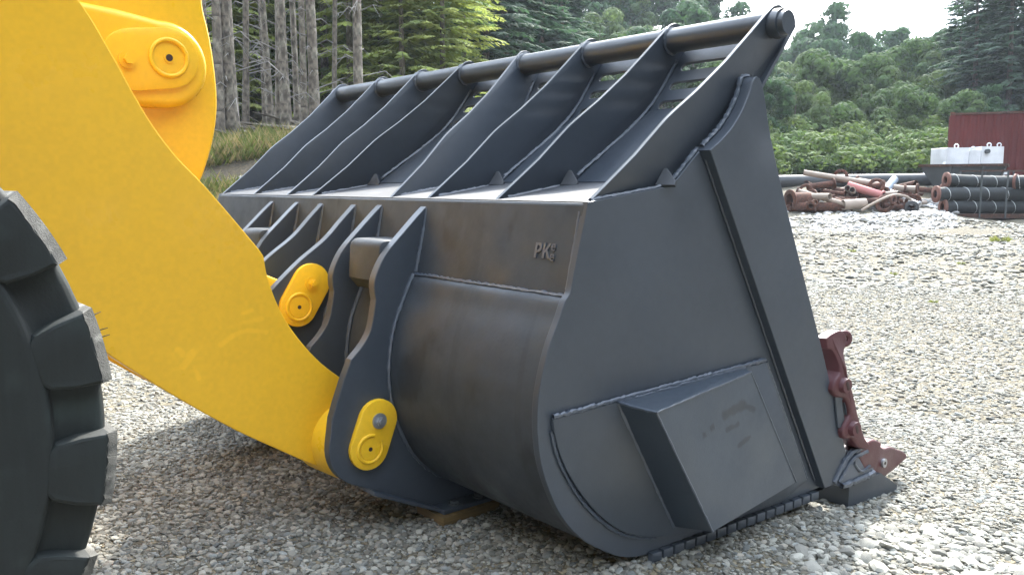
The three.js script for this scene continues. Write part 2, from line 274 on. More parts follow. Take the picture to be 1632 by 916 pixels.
// loose pebbles: three shapes, far too many to count
function pebble(seed, detail = 1) {
  const g = new THREE.IcosahedronGeometry(1, detail), p = g.attributes.position, R = rngOf(seed), ax = 0.75 + R() * 0.5, az = 0.7 + R() * 0.5, ay = 0.42 + R() * 0.25;
  for (let i = 0; i < p.count; i++) { const x = p.getX(i), y = p.getY(i), z = p.getZ(i), n = 0.72 + 0.55 * noise(x * 1.4 + seed * 3.1, y * 1.4 + 7, z * 1.4 + seed); p.setXYZ(i, x * n * ax, y * n * ay, z * n * az); }
  g.computeVertexNormals(); return metres(clean(toCreasedNormals(g, 0.5)));
}
function pebbles(name, label, seed, count, place, tones) {
  const R = rngOf(seed), o = new THREE.InstancedMesh(pebble(seed), M.stone, count), m = new THREE.Matrix4(), q = new THREE.Quaternion(), e = new THREE.Euler(), c = new THREE.Color();
  for (let i = 0; i < count; i++) {
    const [x, z, s] = place(R), y = groundY(x, z); e.set((R() - 0.5) * 0.9, R() * 6.28, (R() - 0.5) * 0.9); q.setFromEuler(e);
    m.compose(new THREE.Vector3(x, y + s * 0.12, z), q, new THREE.Vector3(s * (0.8 + 0.5 * R()), s * (0.7 + 0.5 * R()), s)); o.setMatrixAt(i, m);
    const t = tones(R); o.setColorAt(i, c.setRGB(t[0], t[1], t[2]));
  }
  o.name = name; o.castShadow = o.receiveShadow = true; o.userData = { kind: 'stuff', label, category: 'gravel' }; scene.add(o);
}
const greyTone = (R) => { const k = 0.095 + 0.22 * Math.pow(R(), 1.4), w = R(); return w < 0.16 ? [k * 1.04, k * 0.95, k * 0.78] : w < 0.3 ? [k * 0.90, k * 0.94, k * 0.88] : [k, k * 0.975, k * 0.83]; };
const whiteTone = (R) => { const k = 0.13 + 0.26 * R(); return [k, k * 0.975, k * 0.85]; };
// more pebbles where they are seen large
const scatter = (d0, d1, a0, a1, sz) => (R) => { const d = Math.sqrt(mix(d0 * d0, d1 * d1, R())), a = mix(a0, a1, R()), [x, z] = yard(d * Math.sin(a), d * Math.cos(a)); return [x, z, sz[0] + (sz[1] - sz[0]) * Math.pow(R(), 3)]; };
[11, 12, 13].forEach((s) => pebbles('pebble_bed', 'loose grey pebbles on the yard around the bucket', s, 44000, scatter(1.6, 6.5, -0.75, 0.8, [0.0055, 0.021]), greyTone));
[21, 22].forEach((s) => pebbles('pebble_bed_far', 'loose grey gravel spread over the yard beyond the bucket', s, 30000, scatter(6.5, 15, -0.62, 0.68, [0.011, 0.030]), greyTone));
pebbles('gravel_scatter', 'coarser stones scattered over the far yard', 31, 16000, scatter(14, 30, -0.05, 0.66, [0.02, 0.07]), greyTone);
pebbles('stone_heap', 'larger pale stones lying in front of the bucket corner', 41, 1100, (R) => { const a = R() * 6.28, d = Math.pow(R(), 0.6), x = 1.05 + 0.7 * d * Math.cos(a), z = -0.85 + 0.8 * d * Math.sin(a); return [x, z, 0.014 + 0.03 * R() * R()]; }, whiteTone);
pebbles('white_rubble', 'white broken rock spread before the scrap heap', 51, 2600, (R) => { const s = 24 + 7.5 * R(), u = 0.30 + 0.22 * Math.pow(R(), 0.7), [x, z] = yard(u * s, s); return [x, z, 0.03 + 0.12 * R() * R()]; }, (R) => { const k = 0.22 + 0.28 * R(); return [k, k * 0.98, k * 0.95]; });
// ---------------------------------------------------------------- the bucket
const K = 0.108, MID = -1.80;
const sideX = (z, off = 0) => K * (0.27 - z) + off;                // outer face of the near side, which spreads towards the lip
const near = (g, off = 0) => warp(g, (v) => { v.x += sideX(v.z, off); });
const mirror = (g) => { warp(g, (v) => { v.x = 2 * MID - v.x; }); const h = clean(g), p = h.attributes.position.array; for (let i = 0; i < p.length; i += 9) for (let j = 0; j < 3; j++) { const t = p[i + 3 + j]; p[i + 3 + j] = p[i + 6 + j]; p[i + 6 + j] = t; } h.computeVertexNormals(); return h; };
const S3 = (z, y, off) => [sideX(z, off), y, z];
const bucket = thing('loader_bucket', 'big dark slate steel loader bucket with ribbed spill guard on gravel', 'bucket', [MID, 0, -0.3]);

// rolled skin from the joint under the rear plate, round the heel to the lip
{
  const prof = smooth([[0.342, 1.186], [0.372, 1.168], [0.40, 1.10], [0.437, 1.024], [0.464, 0.945], [0.484, 0.854], [0.493, 0.784], [0.493, 0.689], [0.475, 0.566], [0.434, 0.449], [0.383, 0.351], [0.306, 0.258], [0.198, 0.175], [0.049, 0.105], [-0.16, 0.088], [-0.5, 0.092], [-1.25, 0.11]], 5);
  const n = prof.length, pos = [], idx = [], XN = 12;
  for (const t of [0, 1]) for (let i = 0; i < n; i++) {
    const a = prof[Math.max(0, i - 1)], b = prof[Math.min(n - 1, i + 1)], L = Math.hypot(b[0] - a[0], b[1] - a[1]), nz = (b[1] - a[1]) / L, ny = -(b[0] - a[0]) / L, z = prof[i][0] + nz * 0.028 * t, y = prof[i][1] + ny * 0.028 * t;
    const x1 = sideX(z, -0.02), x0 = 2 * MID - x1; for (let k = 0; k <= XN; k++) pos.push(mix(x0, x1, k / XN), y, z);
  }
  const W = XN + 1, at2 = (t, i, k) => (t * n + i) * W + k;
  for (let i = 0; i < n - 1; i++) for (let k = 0; k < XN; k++) { const q = (t) => [at2(t, i, k), at2(t, i, k + 1), at2(t, i + 1, k), at2(t, i + 1, k + 1)]; let [a, b, c, d] = q(0); idx.push(a, c, b, b, c, d); [a, b, c, d] = q(1); idx.push(a, b, c, b, d, c); }
  for (const i of [0, n - 1]) for (let k = 0; k < XN; k++) { const a = at2(0, i, k), b = at2(0, i, k + 1), c = at2(1, i, k), d = at2(1, i, k + 1); idx.push(a, b, c, b, d, c); }
  const g = new THREE.BufferGeometry(); g.setAttribute('position', new THREE.Float32BufferAttribute(pos, 3)); g.setIndex(idx); g.computeVertexNormals();
  mesh('rolled_skin', g, M.rolled, bucket, 0.5).userData.label = 'rolled rear skin with brown mill marks and dark smudges';
}
const across = (pts, mat, name, off = -0.02, th = 0.02, b = 0.004) => { // a plate that runs over the whole width; pts: outline [z, y]
  const g = plateX(pts, 0, 1, 0); warp(g, (v) => { const x1 = sideX(v.z, off); v.x = v.x > 0.5 ? x1 : 2 * MID - x1; }); return mesh(name, g, mat, bucket, 0.5);
};
across([...arcPts(0.262, 1.518, 0.014, 90, 0, 5), [0.345, 1.170], [0.318, 1.165], [0.244, 1.505], [-0.21, 1.578], [-0.21, 1.603]], M.rolled, 'rear_plate');
across([[0.262, 1.536], [0.255, 1.5335], [-0.20, 1.605], [-0.20, 1.612]], M.mottled, 'ledge_plate', -0.035);
// spill panel with slots, one sheet in two flats
const PB = [-0.18, 1.612], PK = [-0.640, 1.950], PT = [-0.893, 2.300];
across([PB, PK, [PK[0] - 0.014, PK[1] - 0.008], [PB[0] - 0.012, PB[1] - 0.016]], M.paint, 'spill_panel');
const FIN = [[-0.02, 0.082], [-0.57, -0.475], [-1.08, -1.03], [-1.407, -1.55], [-2.25, -2.11], [-2.577, -2.60], [-3.065, -3.11], [-3.58, -3.685]];
const finX = (i, y) => mix(FIN[i][0], FIN[i][1], (y - 1.535) / (2.285 - 1.535));
{
  const L = Math.hypot(PT[0] - PK[0], PT[1] - PK[1]), yAt = (t) => PK[1] + (PT[1] - PK[1]) * t / L, halfB = sideX(PK[0], -0.02) - MID, halfT = sideX(PT[0], -0.02) - MID;
  const s = new THREE.Shape([new THREE.Vector2(-halfB, 0), new THREE.Vector2(halfB, 0), new THREE.Vector2(halfT, L), new THREE.Vector2(-halfT, L)]);
  for (let i = 0; i < 7; i++) for (const t of [0.006, 0.120, 0.236]) {
    const y = yAt(t + 0.025), a = finX(i + 1, y) - MID + 0.055, b = finX(i, y) - MID - 0.055, r = 0.0245, h = new THREE.Path();
    h.absarc(a + r, t + r, r, Math.PI / 2, Math.PI * 1.5, false); h.absarc(b - r, t + r, r, -Math.PI / 2, Math.PI / 2, false); h.closePath(); s.holes.push(h);
  }
  const g = new THREE.ExtrudeGeometry(s, { depth: 0.012, bevelEnabled: true, bevelSize: 0.0015, bevelThickness: 0.0015, bevelOffset: -0.0015, bevelSegments: 1, curveSegments: 8 });
  const up = new THREE.Vector3(0, PT[1] - PK[1], PT[0] - PK[0]).normalize(), ex = new THREE.Vector3(1, 0, 0), nz = ex.clone().cross(up);
  g.translate(0, 0, -0.0135); g.applyMatrix4(new THREE.Matrix4().makeBasis(ex, up, nz)); g.translate(MID, PK[1], PK[0]);
  mesh('slotted_panel', g, M.paint, bucket, 0.4).userData.label = 'slotted upper spill panel';
}
// fins
const BARC = [-0.752, 2.283];
const finOutline = [[0.252, 1.5375], [0.03, 1.712], ...smooth([[-0.09, 1.822], [-0.135, 1.862], [-0.18, 1.896]], 3), [-0.30, 1.980], ...smooth([[-0.46, 2.106], [-0.60, 2.233], [-0.72, 2.343], [-0.748, 2.362], [-0.785, 2.366], [-0.825, 2.345], [-0.848, 2.30], [-0.854, 2.238]], 4), [-0.638, 1.957], [-0.183, 1.622], [-0.18, 1.6075]];
FIN.forEach((f, i) => {
  const fin = mesh('fin', warp(plateX(finOutline, -0.010, 0.010, 0.003), (v) => { v.x += finX(i, v.y); }), M.paint, bucket, 0.4);
  const w = [], x = (y, o) => finX(i, y) + o;
  for (const o of [0.013, -0.013]) {
    if (i > 0 || o < 0) w.push(bead([[x(1.55, o), 1.546, 0.2], [x(1.6, o), 1.603, -0.16]], 0.008), bead([[x(1.63, o), PB[1] + 0.014, PB[0]], [x(1.95, o), PK[1] + 0.008, PK[0] + 0.008], [x(2.2, o), 2.19, -0.80]], 0.009));
    if (i > 0 && i < 7) { const ring = []; for (let a = 0; a <= 12; a++) { const t = a / 12 * 6.283; ring.push([x(2.283, o), BARC[1] + 0.060 * Math.sin(t), BARC[0] + 0.060 * Math.cos(t)]); } w.push(bead(ring, 0.008)); }
  }
  mesh('weld_bead', w, M.weld, fin, 0.9);
  if (i < 7) mesh('gusset', warp(plateX([[-0.128, 1.602], [-0.140, 1.640], [-0.150, 1.656], [-0.165, 1.658], [-0.228, 1.632], [-0.20, 1.600]], 0, 0.010, 0.002), (v) => { v.x = finX(i, v.y) + 0.012 + (v.x) + (v.z < -0.19 ? 0.0 : 0); }), M.paint, bucket, 0.4);
});
{ // small angled stops at the foot of every fin, standing across the bay
  FIN.forEach((f, i) => { if (i === 7) return; const x = finX(i, 1.62) + 0.02;
    const s = new THREE.Shape([new THREE.Vector2(0, 0), new THREE.Vector2(0.085, 0), new THREE.Vector2(0.085, 0.02), new THREE.Vector2(0.03, 0.085), new THREE.Vector2(0.015, 0.08)]);
    const g = new THREE.ExtrudeGeometry(s, { depth: 0.012, bevelEnabled: true, bevelSize: 0.002, bevelThickness: 0.002, bevelOffset: -0.002, bevelSegments: 1 }); g.rotateX(-0.62); g.rotateY(0.30); g.translate(x - 0.008, 1.590, -0.105);
    mesh('stop_plate', g, M.mottled, bucket, 0.4); });
}
// top bar
{
  const x1 = sideX(BARC[0], 0.055), x0 = 2 * MID - x1, b = mesh('top_bar', [cylX(BARC[0], BARC[1], 0.058, x0 + 0.03, x1 - 0.03, 40), cylX(BARC[0], BARC[1], 0.053, x1 - 0.031, x1, 40, 0.050), cylX(BARC[0], BARC[1], 0.053, x0, x0 + 0.031, 40)], M.paint, bucket, 0.6);
  mesh('collar', [cylX(BARC[0], BARC[1], 0.064, x1 - 0.058, x1 - 0.026, 40, 0.061)], M.paint, b, 0.6);
}
// side plates
const sideOutline = [[0.27, 1.536], [-0.128, 1.592], [-0.155, 1.602], [-0.183, 1.622], [-0.303, 1.735], [-1.16, 0.40], [-1.30, 0.30], [-1.26, 0.15], ...smooth([[-1.15, 0.135], [-0.704, 0.098], [-0.345, 0.080], [-0.16, 0.076], [0.049, 0.094], [0.198, 0.168], [0.308, 0.252], [0.387, 0.348], [0.438, 0.447], [0.480, 0.566], [0.498, 0.689], [0.498, 0.784], [0.489, 0.854], [0.467, 0.945], [0.440, 1.024], [0.403, 1.103], [0.374, 1.172], [0.352, 1.20], [0.335, 1.27]], 4)];
const cutter = [[-0.310, 1.738], [-0.37, 1.778], ...smooth([[-0.43, 1.828], [-0.485, 1.895], [-0.53, 1.975], [-0.555, 2.035], [-0.574, 2.046], [-0.594, 2.036], [-0.615, 1.998], [-0.675, 1.796], [-0.818, 1.447], [-0.97, 1.102], [-1.105, 0.796], [-1.25, 0.44], [-1.31, 0.30]], 4), [-1.24, 0.155], [-1.155, 0.152]];
for (const flip of [false, true]) {
  const f = flip ? mirror : (g) => g;
  mesh('side_plate', f(near(plateX(sideOutline, -0.032, 0, 0.003))), M.paint, bucket, 0.35);
  const cu = mesh('side_cutter', f(near(plateX(cutter, -0.03, 0.048, 0.004))), M.paint, bucket, 0.35); cu.userData.label = 'thicker side cutter plate standing proud of the side';
  if (!flip) mesh('weld_bead', [bead([S3(-0.33, 1.758, -0.012), S3(-0.43, 1.84, -0.012), S3(-0.485, 1.907, -0.012), S3(-0.53, 1.985, -0.012), S3(-0.552, 2.045, -0.012), S3(-0.575, 2.056, -0.008), S3(-0.585, 2.052, 0)], 0.0105, 0.010), bead([S3(-0.165, 1.612, -0.016), S3(-0.19, 1.636, -0.016), S3(-0.305, 1.748, -0.014)], 0.009, 0.010), bead([S3(0.25, 1.5415, -0.014), S3(-0.12, 1.594, -0.014)], 0.008)], M.weld, cu, 0.9);
  if (!flip) mesh('weld_bead', [bead([S3(-0.33, 1.70, 0.006), S3(-1.13, 0.19, 0.006)], 0.006)], M.paint, cu, 0.9);
}
// the seam where the skin meets the side
{
  const pts = [[0.36, 1.19], [0.388, 1.11], [0.425, 1.03], [0.452, 0.95], [0.474, 0.855], [0.484, 0.784], [0.484, 0.689]].map(([z, y]) => [sideX(z, -0.034), y, z + 0.012]);
  mesh('weld_bead', [bead([[sideX(0.3, -0.04), 1.185, 0.348], [-0.6, 1.186, 0.348], [-1.05, 1.187, 0.347]], 0.0085, 0.016), bead([[sideX(0.3, -0.036), 1.50, 0.276], [sideX(0.3, -0.036), 1.21, 0.342]], 0.006)], M.weld, bucket, 0.9);
}
// raised maker letters on the rear plate
{
  const font = await new FontLoader().loadAsync('fonts/droid/droid_sans_bold.typeface.json');
  const put = (txt, size, x, y) => { const g = new TextGeometry(txt, { font, size, depth: 0.008, curveSegments: 4 }); g.applyMatrix4(new THREE.Matrix4().makeRotationX(0.0)); g.translate(x, y, 0); return g; };
  const list = [put('P', 0.060, -0.006, 0), put('K', 0.060, 0.040, 0), put('e', 0.036, 0.090, 0.032), put('e', 0.036, 0.090, -0.008)];
  const g = join(list), n = new THREE.Vector3(0, 0.0733, 0.323).normalize(), ex = new THREE.Vector3(1, 0, 0), ey = n.clone().cross(ex);
  g.scale(1, 1.0, 1); g.applyMatrix4(new THREE.Matrix4().makeBasis(ex, ey, n)); g.translate(-0.250, 1.315, 0.3145);
  mesh('maker_lettering', g, M.weld, bucket, 0.4);
}
// wear plate, its box and the beads round them
{
  const out = [[0.443, 0.738], ...smooth([[0.437, 0.69], [0.40, 0.575], [0.30, 0.413], [0.18, 0.285], [0.065, 0.205], [-0.1, 0.15], [-0.283, 0.128], [-0.60, 0.128], [-0.93, 0.155]], 4), [-1.06, 0.205], [-0.735, 0.815]];
  const wp = mesh('wear_plate', near(plateX(out, 0.001, 0.019, 0.004)), M.paint, bucket, 0.4);
  mesh('weld_bead', [bead([S3(0.44, 0.744, 0.014), S3(0.0, 0.775, 0.014), S3(-0.735, 0.823, 0.014)], 0.0095, 0.009), bead([S3(-0.745, 0.812, 0.012), S3(-1.065, 0.21, 0.012)], 0.006), bead([[0.437, 0.69], [0.40, 0.572], [0.303, 0.408], [0.18, 0.277], [0.065, 0.197], [-0.1, 0.143]].map(([z, y]) => S3(z + 0.006, y, 0.006)), 0.007)], M.weld, wp, 0.9);
  const c = [[0.13, 0.755, 0.016], [-0.19, 0.175, 0.016], [-0.600, 0.805, 0.016], [-0.945, 0.225, 0.016], [0.11, 0.748, 0.195], [-0.213, 0.205, 0.195], [-0.59, 0.792, 0.055], [-0.925, 0.232, 0.055]];
  const v = c.map(([z, y, o]) => P3(S3(z, y, o))), bx = mesh('wear_box', new ConvexGeometry(v), M.boxPaint, bucket, 0.2); bx.userData.label = 'wedge shaped welded wear box on the lower side plate';
  const e = (i, j, r) => bead([v[i].toArray(), v[j].toArray()], r, 0.02);
  mesh('weld_bead', [e(0, 2, 0.010), e(0, 1, 0.008), e(4, 6, 0.0045), e(4, 5, 0.005), e(0, 4, 0.006), e(6, 7, 0.004)], M.weld, bx, 0.9);
  for (let i = 0; i < 17; i++) { const z = -0.06 - i * 0.064, y = mix(0.070, 0.112, i / 16); mesh('wear_block', near(bbox(0.002, 0.030, y - 0.018, y + 0.022, z - 0.054, z, 0.004)), M.paint, bucket, 0.4); }
}
// cutting edge, corner adapter, teeth and shroud
{
  const g = plateX([[-1.375, 0.005], [-1.375, 0.128], [-1.64, 0.128], [-1.79, 0.035], [-1.79, 0.005]].reverse(), 0, 1, 0);
  warp(g, (v) => { const x1 = sideX(v.z, 0.03); v.x = v.x > 0.5 ? x1 : 2 * MID - x1; });
  const ce = mesh('cutting_edge', g, M.paint, bucket, 0.3);
  mesh('corner_weld', [new ConvexGeometry([[-1.22, 0.16, -0.03], [-1.22, 0.16, 0.045], [-1.31, 0.285, 0.05], [-1.31, 0.285, -0.03], [-1.50, 0.285, 0.02], [-1.50, 0.285, -0.03], [-1.585, 0.215, 0.025], [-1.56, 0.125, 0.035], [-1.30, 0.125, 0.05], [-1.56, 0.125, -0.03], [-1.30, 0.125, -0.03]].map(([z, y, o]) => P3(S3(z, y, o)))),
    bead([S3(-1.22, 0.17, 0.048), S3(-1.32, 0.282, 0.052), S3(-1.48, 0.295, 0.03)], 0.013, 0.014), bead([S3(-1.25, 0.165, 0.052), S3(-1.36, 0.258, 0.05), S3(-1.50, 0.268, 0.034)], 0.011, 0.014), bead([S3(-1.27, 0.14, 0.055), S3(-1.42, 0.142, 0.05), S3(-1.57, 0.148, 0.036)], 0.014, 0.014), bead([S3(-1.38, 0.235, 0.045), S3(-1.44, 0.18, 0.045), S3(-1.53, 0.19, 0.035)], 0.008, 0.014)], M.weld, ce, 0.5);
  const toothSide = [...smooth([[-1.475, 0.292], [-1.56, 0.300], [-1.66, 0.262], [-1.72, 0.235], [-1.80, 0.225], [-1.90, 0.190], [-1.99, 0.155], [-2.025, 0.135]], 4), [-2.03, 0.112], [-1.88, 0.085], [-1.70, 0.075], [-1.60, 0.10], [-1.53, 0.17]];
  const tooth0 = (x, name) => {
    const t = mesh('tooth', warp(plateX(toothSide.slice().reverse(), -0.075, 0.075, 0.012, [], 3), (v) => { const k = sstep(-1.6, -2.03, v.z); v.x = x + v.x * mix(1, 0.62, k); }), M.red, bucket, 0.5);
    mesh('tooth_adapter', warp(plateX([...smooth([[-1.40, 0.285], [-1.47, 0.312], [-1.57, 0.316], [-1.65, 0.285]], 4), [-1.635, 0.20], [-1.60, 0.13], [-1.50, 0.150]].reverse(), -0.086, 0.086, 0.014, [], 3), (v) => { v.x += x; }), M.red, t, 0.5);
    mesh('lock_pin', [cylX(-1.70, 0.165, 0.024, x + 0.070, x + 0.084, 20)], M.steel, t, 0.5); mesh('pin_hole', [cylX(-1.70, 0.165, 0.009, x + 0.078, x + 0.0855, 12)], M.darkHole, t, 0.5);
    return t;
  };
  const xT = sideX(-1.7, -0.07); for (let i = 0; i < 8; i++) tooth0(mix(xT, 2 * MID - xT, i / 7));
  const sh = smooth([[-1.135, 0.885], [-1.19, 0.905], [-1.245, 0.912], [-1.285, 0.890], [-1.292, 0.845], [-1.262, 0.800], [-1.275, 0.70], [-1.325, 0.60], [-1.375, 0.48], [-1.44, 0.36], [-1.485, 0.315], [-1.46, 0.30], [-1.385, 0.325], [-1.33, 0.375], [-1.275, 0.385], [-1.255, 0.425], [-1.285, 0.475], [-1.305, 0.50], [-1.262, 0.585], [-1.205, 0.600], [-1.165, 0.640], [-1.185, 0.69], [-1.215, 0.72], [-1.185, 0.82], [-1.15, 0.835]], 3).map(([z, y]) => [z + 0.022, y]);
  const sr = mesh('side_shroud', near(warp(plateX(sh.slice().reverse(), -0.040, 0.078, 0.014, [], 3), (v) => { v.x = 0.02 + (v.x - 0.02) * mix(1, 0.5, sstep(0.72, 0.86, v.y)); })), M.red, bucket, 0.5); sr.userData.label = 'dark red cast shroud clamped over the front of the side';
  for (const [z, y] of [[-1.215, 0.655], [-1.305, 0.43]]) { mesh('lug_boss', near(cylX(z, y, 0.040, 0.070, 0.10, 24, 0.033)), M.red, sr, 0.5); mesh('lug_hole', near(plateX(stadium([z - 0.006, y - 0.012], [z + 0.004, y + 0.012], 0.010, 6).reverse(), 0.092, 0.1015, 0.001)), M.darkHole, sr, 0.5); }
  mesh('top_eye', near(join([0].map(() => { const t = new THREE.TorusGeometry(0.030, 0.014, 8, 20); t.rotateY(Math.PI / 2 - 0.5); t.translate(0.035, 0.868, -1.262); return t; }))), M.red, sr, 0.6);
  mesh('slot_plate', near(plateX([[-1.18, 0.62], [-1.285, 0.62], [-1.33, 0.44], [-1.22, 0.44]], 0.049, 0.060, 0.003, [stadium([-1.272, 0.485], [-1.245, 0.57], 0.012, 6)])), M.paint, sr, 0.4);
}
// hinge lugs
const lugOuter = [...smooth([[0.268, 1.508], [0.30, 1.482], [0.405, 1.385], [0.503, 1.288], [0.548, 1.215], [0.566, 1.164], [0.566, 1.115]], 4), ...smooth([[0.560, 1.085], [0.572, 1.02], [0.592, 0.945], [0.632, 0.885], [0.691, 0.828]], 4), [0.724, 0.757], [0.768, 0.645], [0.793, 0.575], ...arcPts(0.620, 0.430, 0.192, 8, -62, 8), [0.60, 0.206], [0.262, 0.050], [-0.06, 0.045], [-0.06, 0.12], [0.20, 0.235], [0.40, 0.50], [0.44, 0.72], [0.38, 1.0], [0.31, 1.19]];
const lugMid = [...smooth([[0.268, 1.508], [0.36, 1.42], [0.456, 1.325], [0.60, 1.222], [0.737, 1.104], [0.80, 1.04], [0.82, 0.96], [0.79, 0.885], [0.71, 0.82], [0.60, 0.74], [0.52, 0.62], [0.46, 0.5]], 4), [0.40, 0.50], [0.44, 0.72], [0.38, 1.0], [0.31, 1.19]];
const LUG = [-1.05, -1.44, -1.70, -2.06, -2.36, -2.70];
LUG.forEach((x, i) => {
  const midL = i === 2 || i === 3, lug = mesh('hinge_lug', plateX((midL ? lugMid : lugOuter).slice().reverse(), x - 0.05, x, 0.004), M.paint, bucket, 0.3);
  const w = []; for (const o of [0.004, -0.054]) w.push(bead([[x + o, 1.49, 0.277], [x + o, 1.20, 0.345]], 0.009), bead([[x + o, 1.19, 0.36], [x + o, 1.10, 0.405], [x + o, 0.945, 0.472], [x + o, 0.784, 0.50], [x + o, 0.689, 0.50], [x + o, 0.566, 0.482], [x + o, 0.449, 0.44], [x + o, 0.30, 0.35], [x + o, 0.2, 0.235], [x + o, 0.12, 0.08]], 0.010, 0.016));
  mesh('weld_bead', w, M.weld, lug, 0.9);
});
for (const [a, b] of [[-1.44, -1.10], [-2.70, -2.41]]) mesh('bump_stop', plateX([[0.28, 1.11], [0.28, 1.345], ...arcPts(0.465, 1.305, 0.04, 90, 0, 5), [0.515, 1.16], [0.47, 1.11]].reverse(), a + 0.06, b - 0.005, 0.012), M.rolled, bucket, 0.5);
// foot under the nearest lug
mesh('foot_flange', plateX([[0.625, 0.222], [0.262, 0.052], [0.256, 0.030], [0.628, 0.203]], -1.13, -0.985, 0.003), M.paint, bucket, 0.3);
{ const f = mesh('foot_plate', bbox(-1.13, -0.955, 0.028, 0.050, -0.08, 0.262), M.paint, bucket, 0.3); for (const z of [0.17, 0.02]) mesh('bolt', [cylX(0, 0, 0.022, 0, 0.012, 6), cylX(0, 0, 0.030, -0.005, 0, 20)].map((g) => { g.rotateZ(Math.PI / 2); g.translate(-1.0, 0.055, z); return g; }), M.skip, f, 0.4); }
tag(mesh('timber_block', bbox(-1.16, -0.93, -0.03, 0.027, -0.06, 0.285, 0.004), M.wood, null), 'small sawn timber packer under the bucket foot', 'timber');

// pin retainers
function keeper(label, pin, bolt, r, x, ringR, boltMat, gap = false) {
  const k = thing('pin_retainer', label, 'pin plate', [x, pin[1], pin[0]]);
  const pl = mesh('keeper_plate', plateX(stadium(pin, bolt, r, 14).reverse(), x, x + 0.028, 0.004), M.yellow, k, 0.4);
  const ring = new THREE.TorusGeometry(ringR, 0.0085, 10, 40, gap ? Math.PI * 1.78 : Math.PI * 2); ring.rotateZ(gap ? 1.2 : 0); ring.rotateY(Math.PI / 2); ring.scale(0.9, 1, 1); ring.translate(x + 0.028, pin[1], pin[0]);
  mesh('weld_ring', ring, M.yellow, k, 0.9);
  mesh('pin_end', cylX(pin[0], pin[1], ringR * 0.80, x + 0.020, x + 0.031, 32), M.yellow, k, 0.5);
  mesh('grease_hole', cylX(pin[0], pin[1], 0.010, x + 0.022, x + 0.0325, 14), M.darkHole, k, 0.5);
  mesh('washer', cylX(bolt[0], bolt[1], 0.036, x + 0.026, x + 0.036, 28), boltMat, k, 0.5);
  mesh('bolt', [cylX(bolt[0], bolt[1], 0.021, x + 0.034, x + 0.052, 6), cylX(bolt[0], bolt[1], 0.013, x + 0.05, x + 0.060, 16)], boltMat, k, 0.4);
  return k;
}
keeper('yellow pin retainer with bright steel bolt on the lower bucket lug', [0.622, 0.412], [0.573, 0.535], 0.098, -1.049, 0.062, M.steel, true);
keeper('yellow pin retainer on the middle bucket lug beside the boom arm', [0.632, 0.990], [0.558, 1.105], 0.100, -1.699, 0.066, M.yellow);
// ---------------------------------------------------------------- the loader: boom, lever, link, wheels
const loader = thing('wheel_loader', 'yellow wheel loader with a broad boom arm and a big black tyre', 'wheel loader', [MID, 0, 2.93]);
const armOutline = [...smooth([[1.69, 0.985], [1.649, 0.946], [1.52, 0.835], [1.351, 0.700], [1.18, 0.572], [1.008, 0.459], [0.86, 0.365], [0.739, 0.300], [0.64, 0.268]], 4), ...arcPts(0.62, 0.414, 0.15, -80, -190, 8), ...smooth([[0.49, 0.50], [0.56, 0.60], [0.664, 0.705], [0.78, 0.805], [0.875, 0.914], [0.94, 1.01], [0.985, 1.104], [1.022, 1.22], [1.034, 1.300]], 4), ...smooth([[1.050, 1.325], [1.16, 1.462], [1.285, 1.610], [1.37, 1.70], [1.446, 1.801], [1.52, 1.93], [1.59, 2.069], [1.696, 2.256], [1.86, 2.44], [2.2, 2.6], [2.8, 2.62]], 4), [3.7, 2.45], [3.75, 2.1], [3.0, 1.95], [2.3, 1.6]];
const armSeen = armOutline.map(([z, y]) => [2.538 + (z - 2.538) * 1.0234, 1.6 + (y - 1.6) * 1.0234]);
for (const [x0, x1] of [[-1.38, -1.24], [-2.64, -2.50]]) {
  const arm = mesh('boom_arm', plateX(armSeen.slice().reverse(), x0, x1, 0.005), M.wiped, loader, 0.35); arm.userData.label = 'broad flat yellow boom arm';
  mesh('hinge_boss', [cylX(0.62, 0.410, 0.190, x0 - 0.015, x1 + 0.05, 48, 0.180), cylX(0.62, 0.410, 0.180, x1 + 0.05, x1 + 0.118, 48, 0.165)], M.yellow, arm, 0.5);
}
mesh('cross_tube', cylX(1.75, 1.75, 0.20, -2.50, -1.38, 40), M.yellow, loader, 0.6);
const lever = mesh('tilt_lever', plateX([...smooth([[1.02, 2.75], [1.062, 2.42], [1.035, 2.27], [1.017, 2.12], [1.012, 1.98], [1.024, 1.868], [1.050, 1.760], [1.085, 1.66], [1.14, 1.53], [1.13, 1.40], [1.17, 1.30]], 4), ...arcPts(1.26, 1.28, 0.11, 190, 340, 6), [1.48, 1.5], [1.75, 1.8], [1.85, 2.3], [1.7, 2.7], [1.4, 2.85]], -2.05, -1.65, 0.02, [], 3), M.yellow, loader, 0.4);
lever.userData.label = 'curved yellow tilt lever';
mesh('lever_housing', plateX([...arcPts(1.262, 2.115, 0.185, 268, 85, 18).map((p) => p), [1.45, 2.325], [1.75, 2.35], [1.75, 1.93]], -1.66, -1.575, 0.035, [], 5), M.yellow, lever, 0.6);
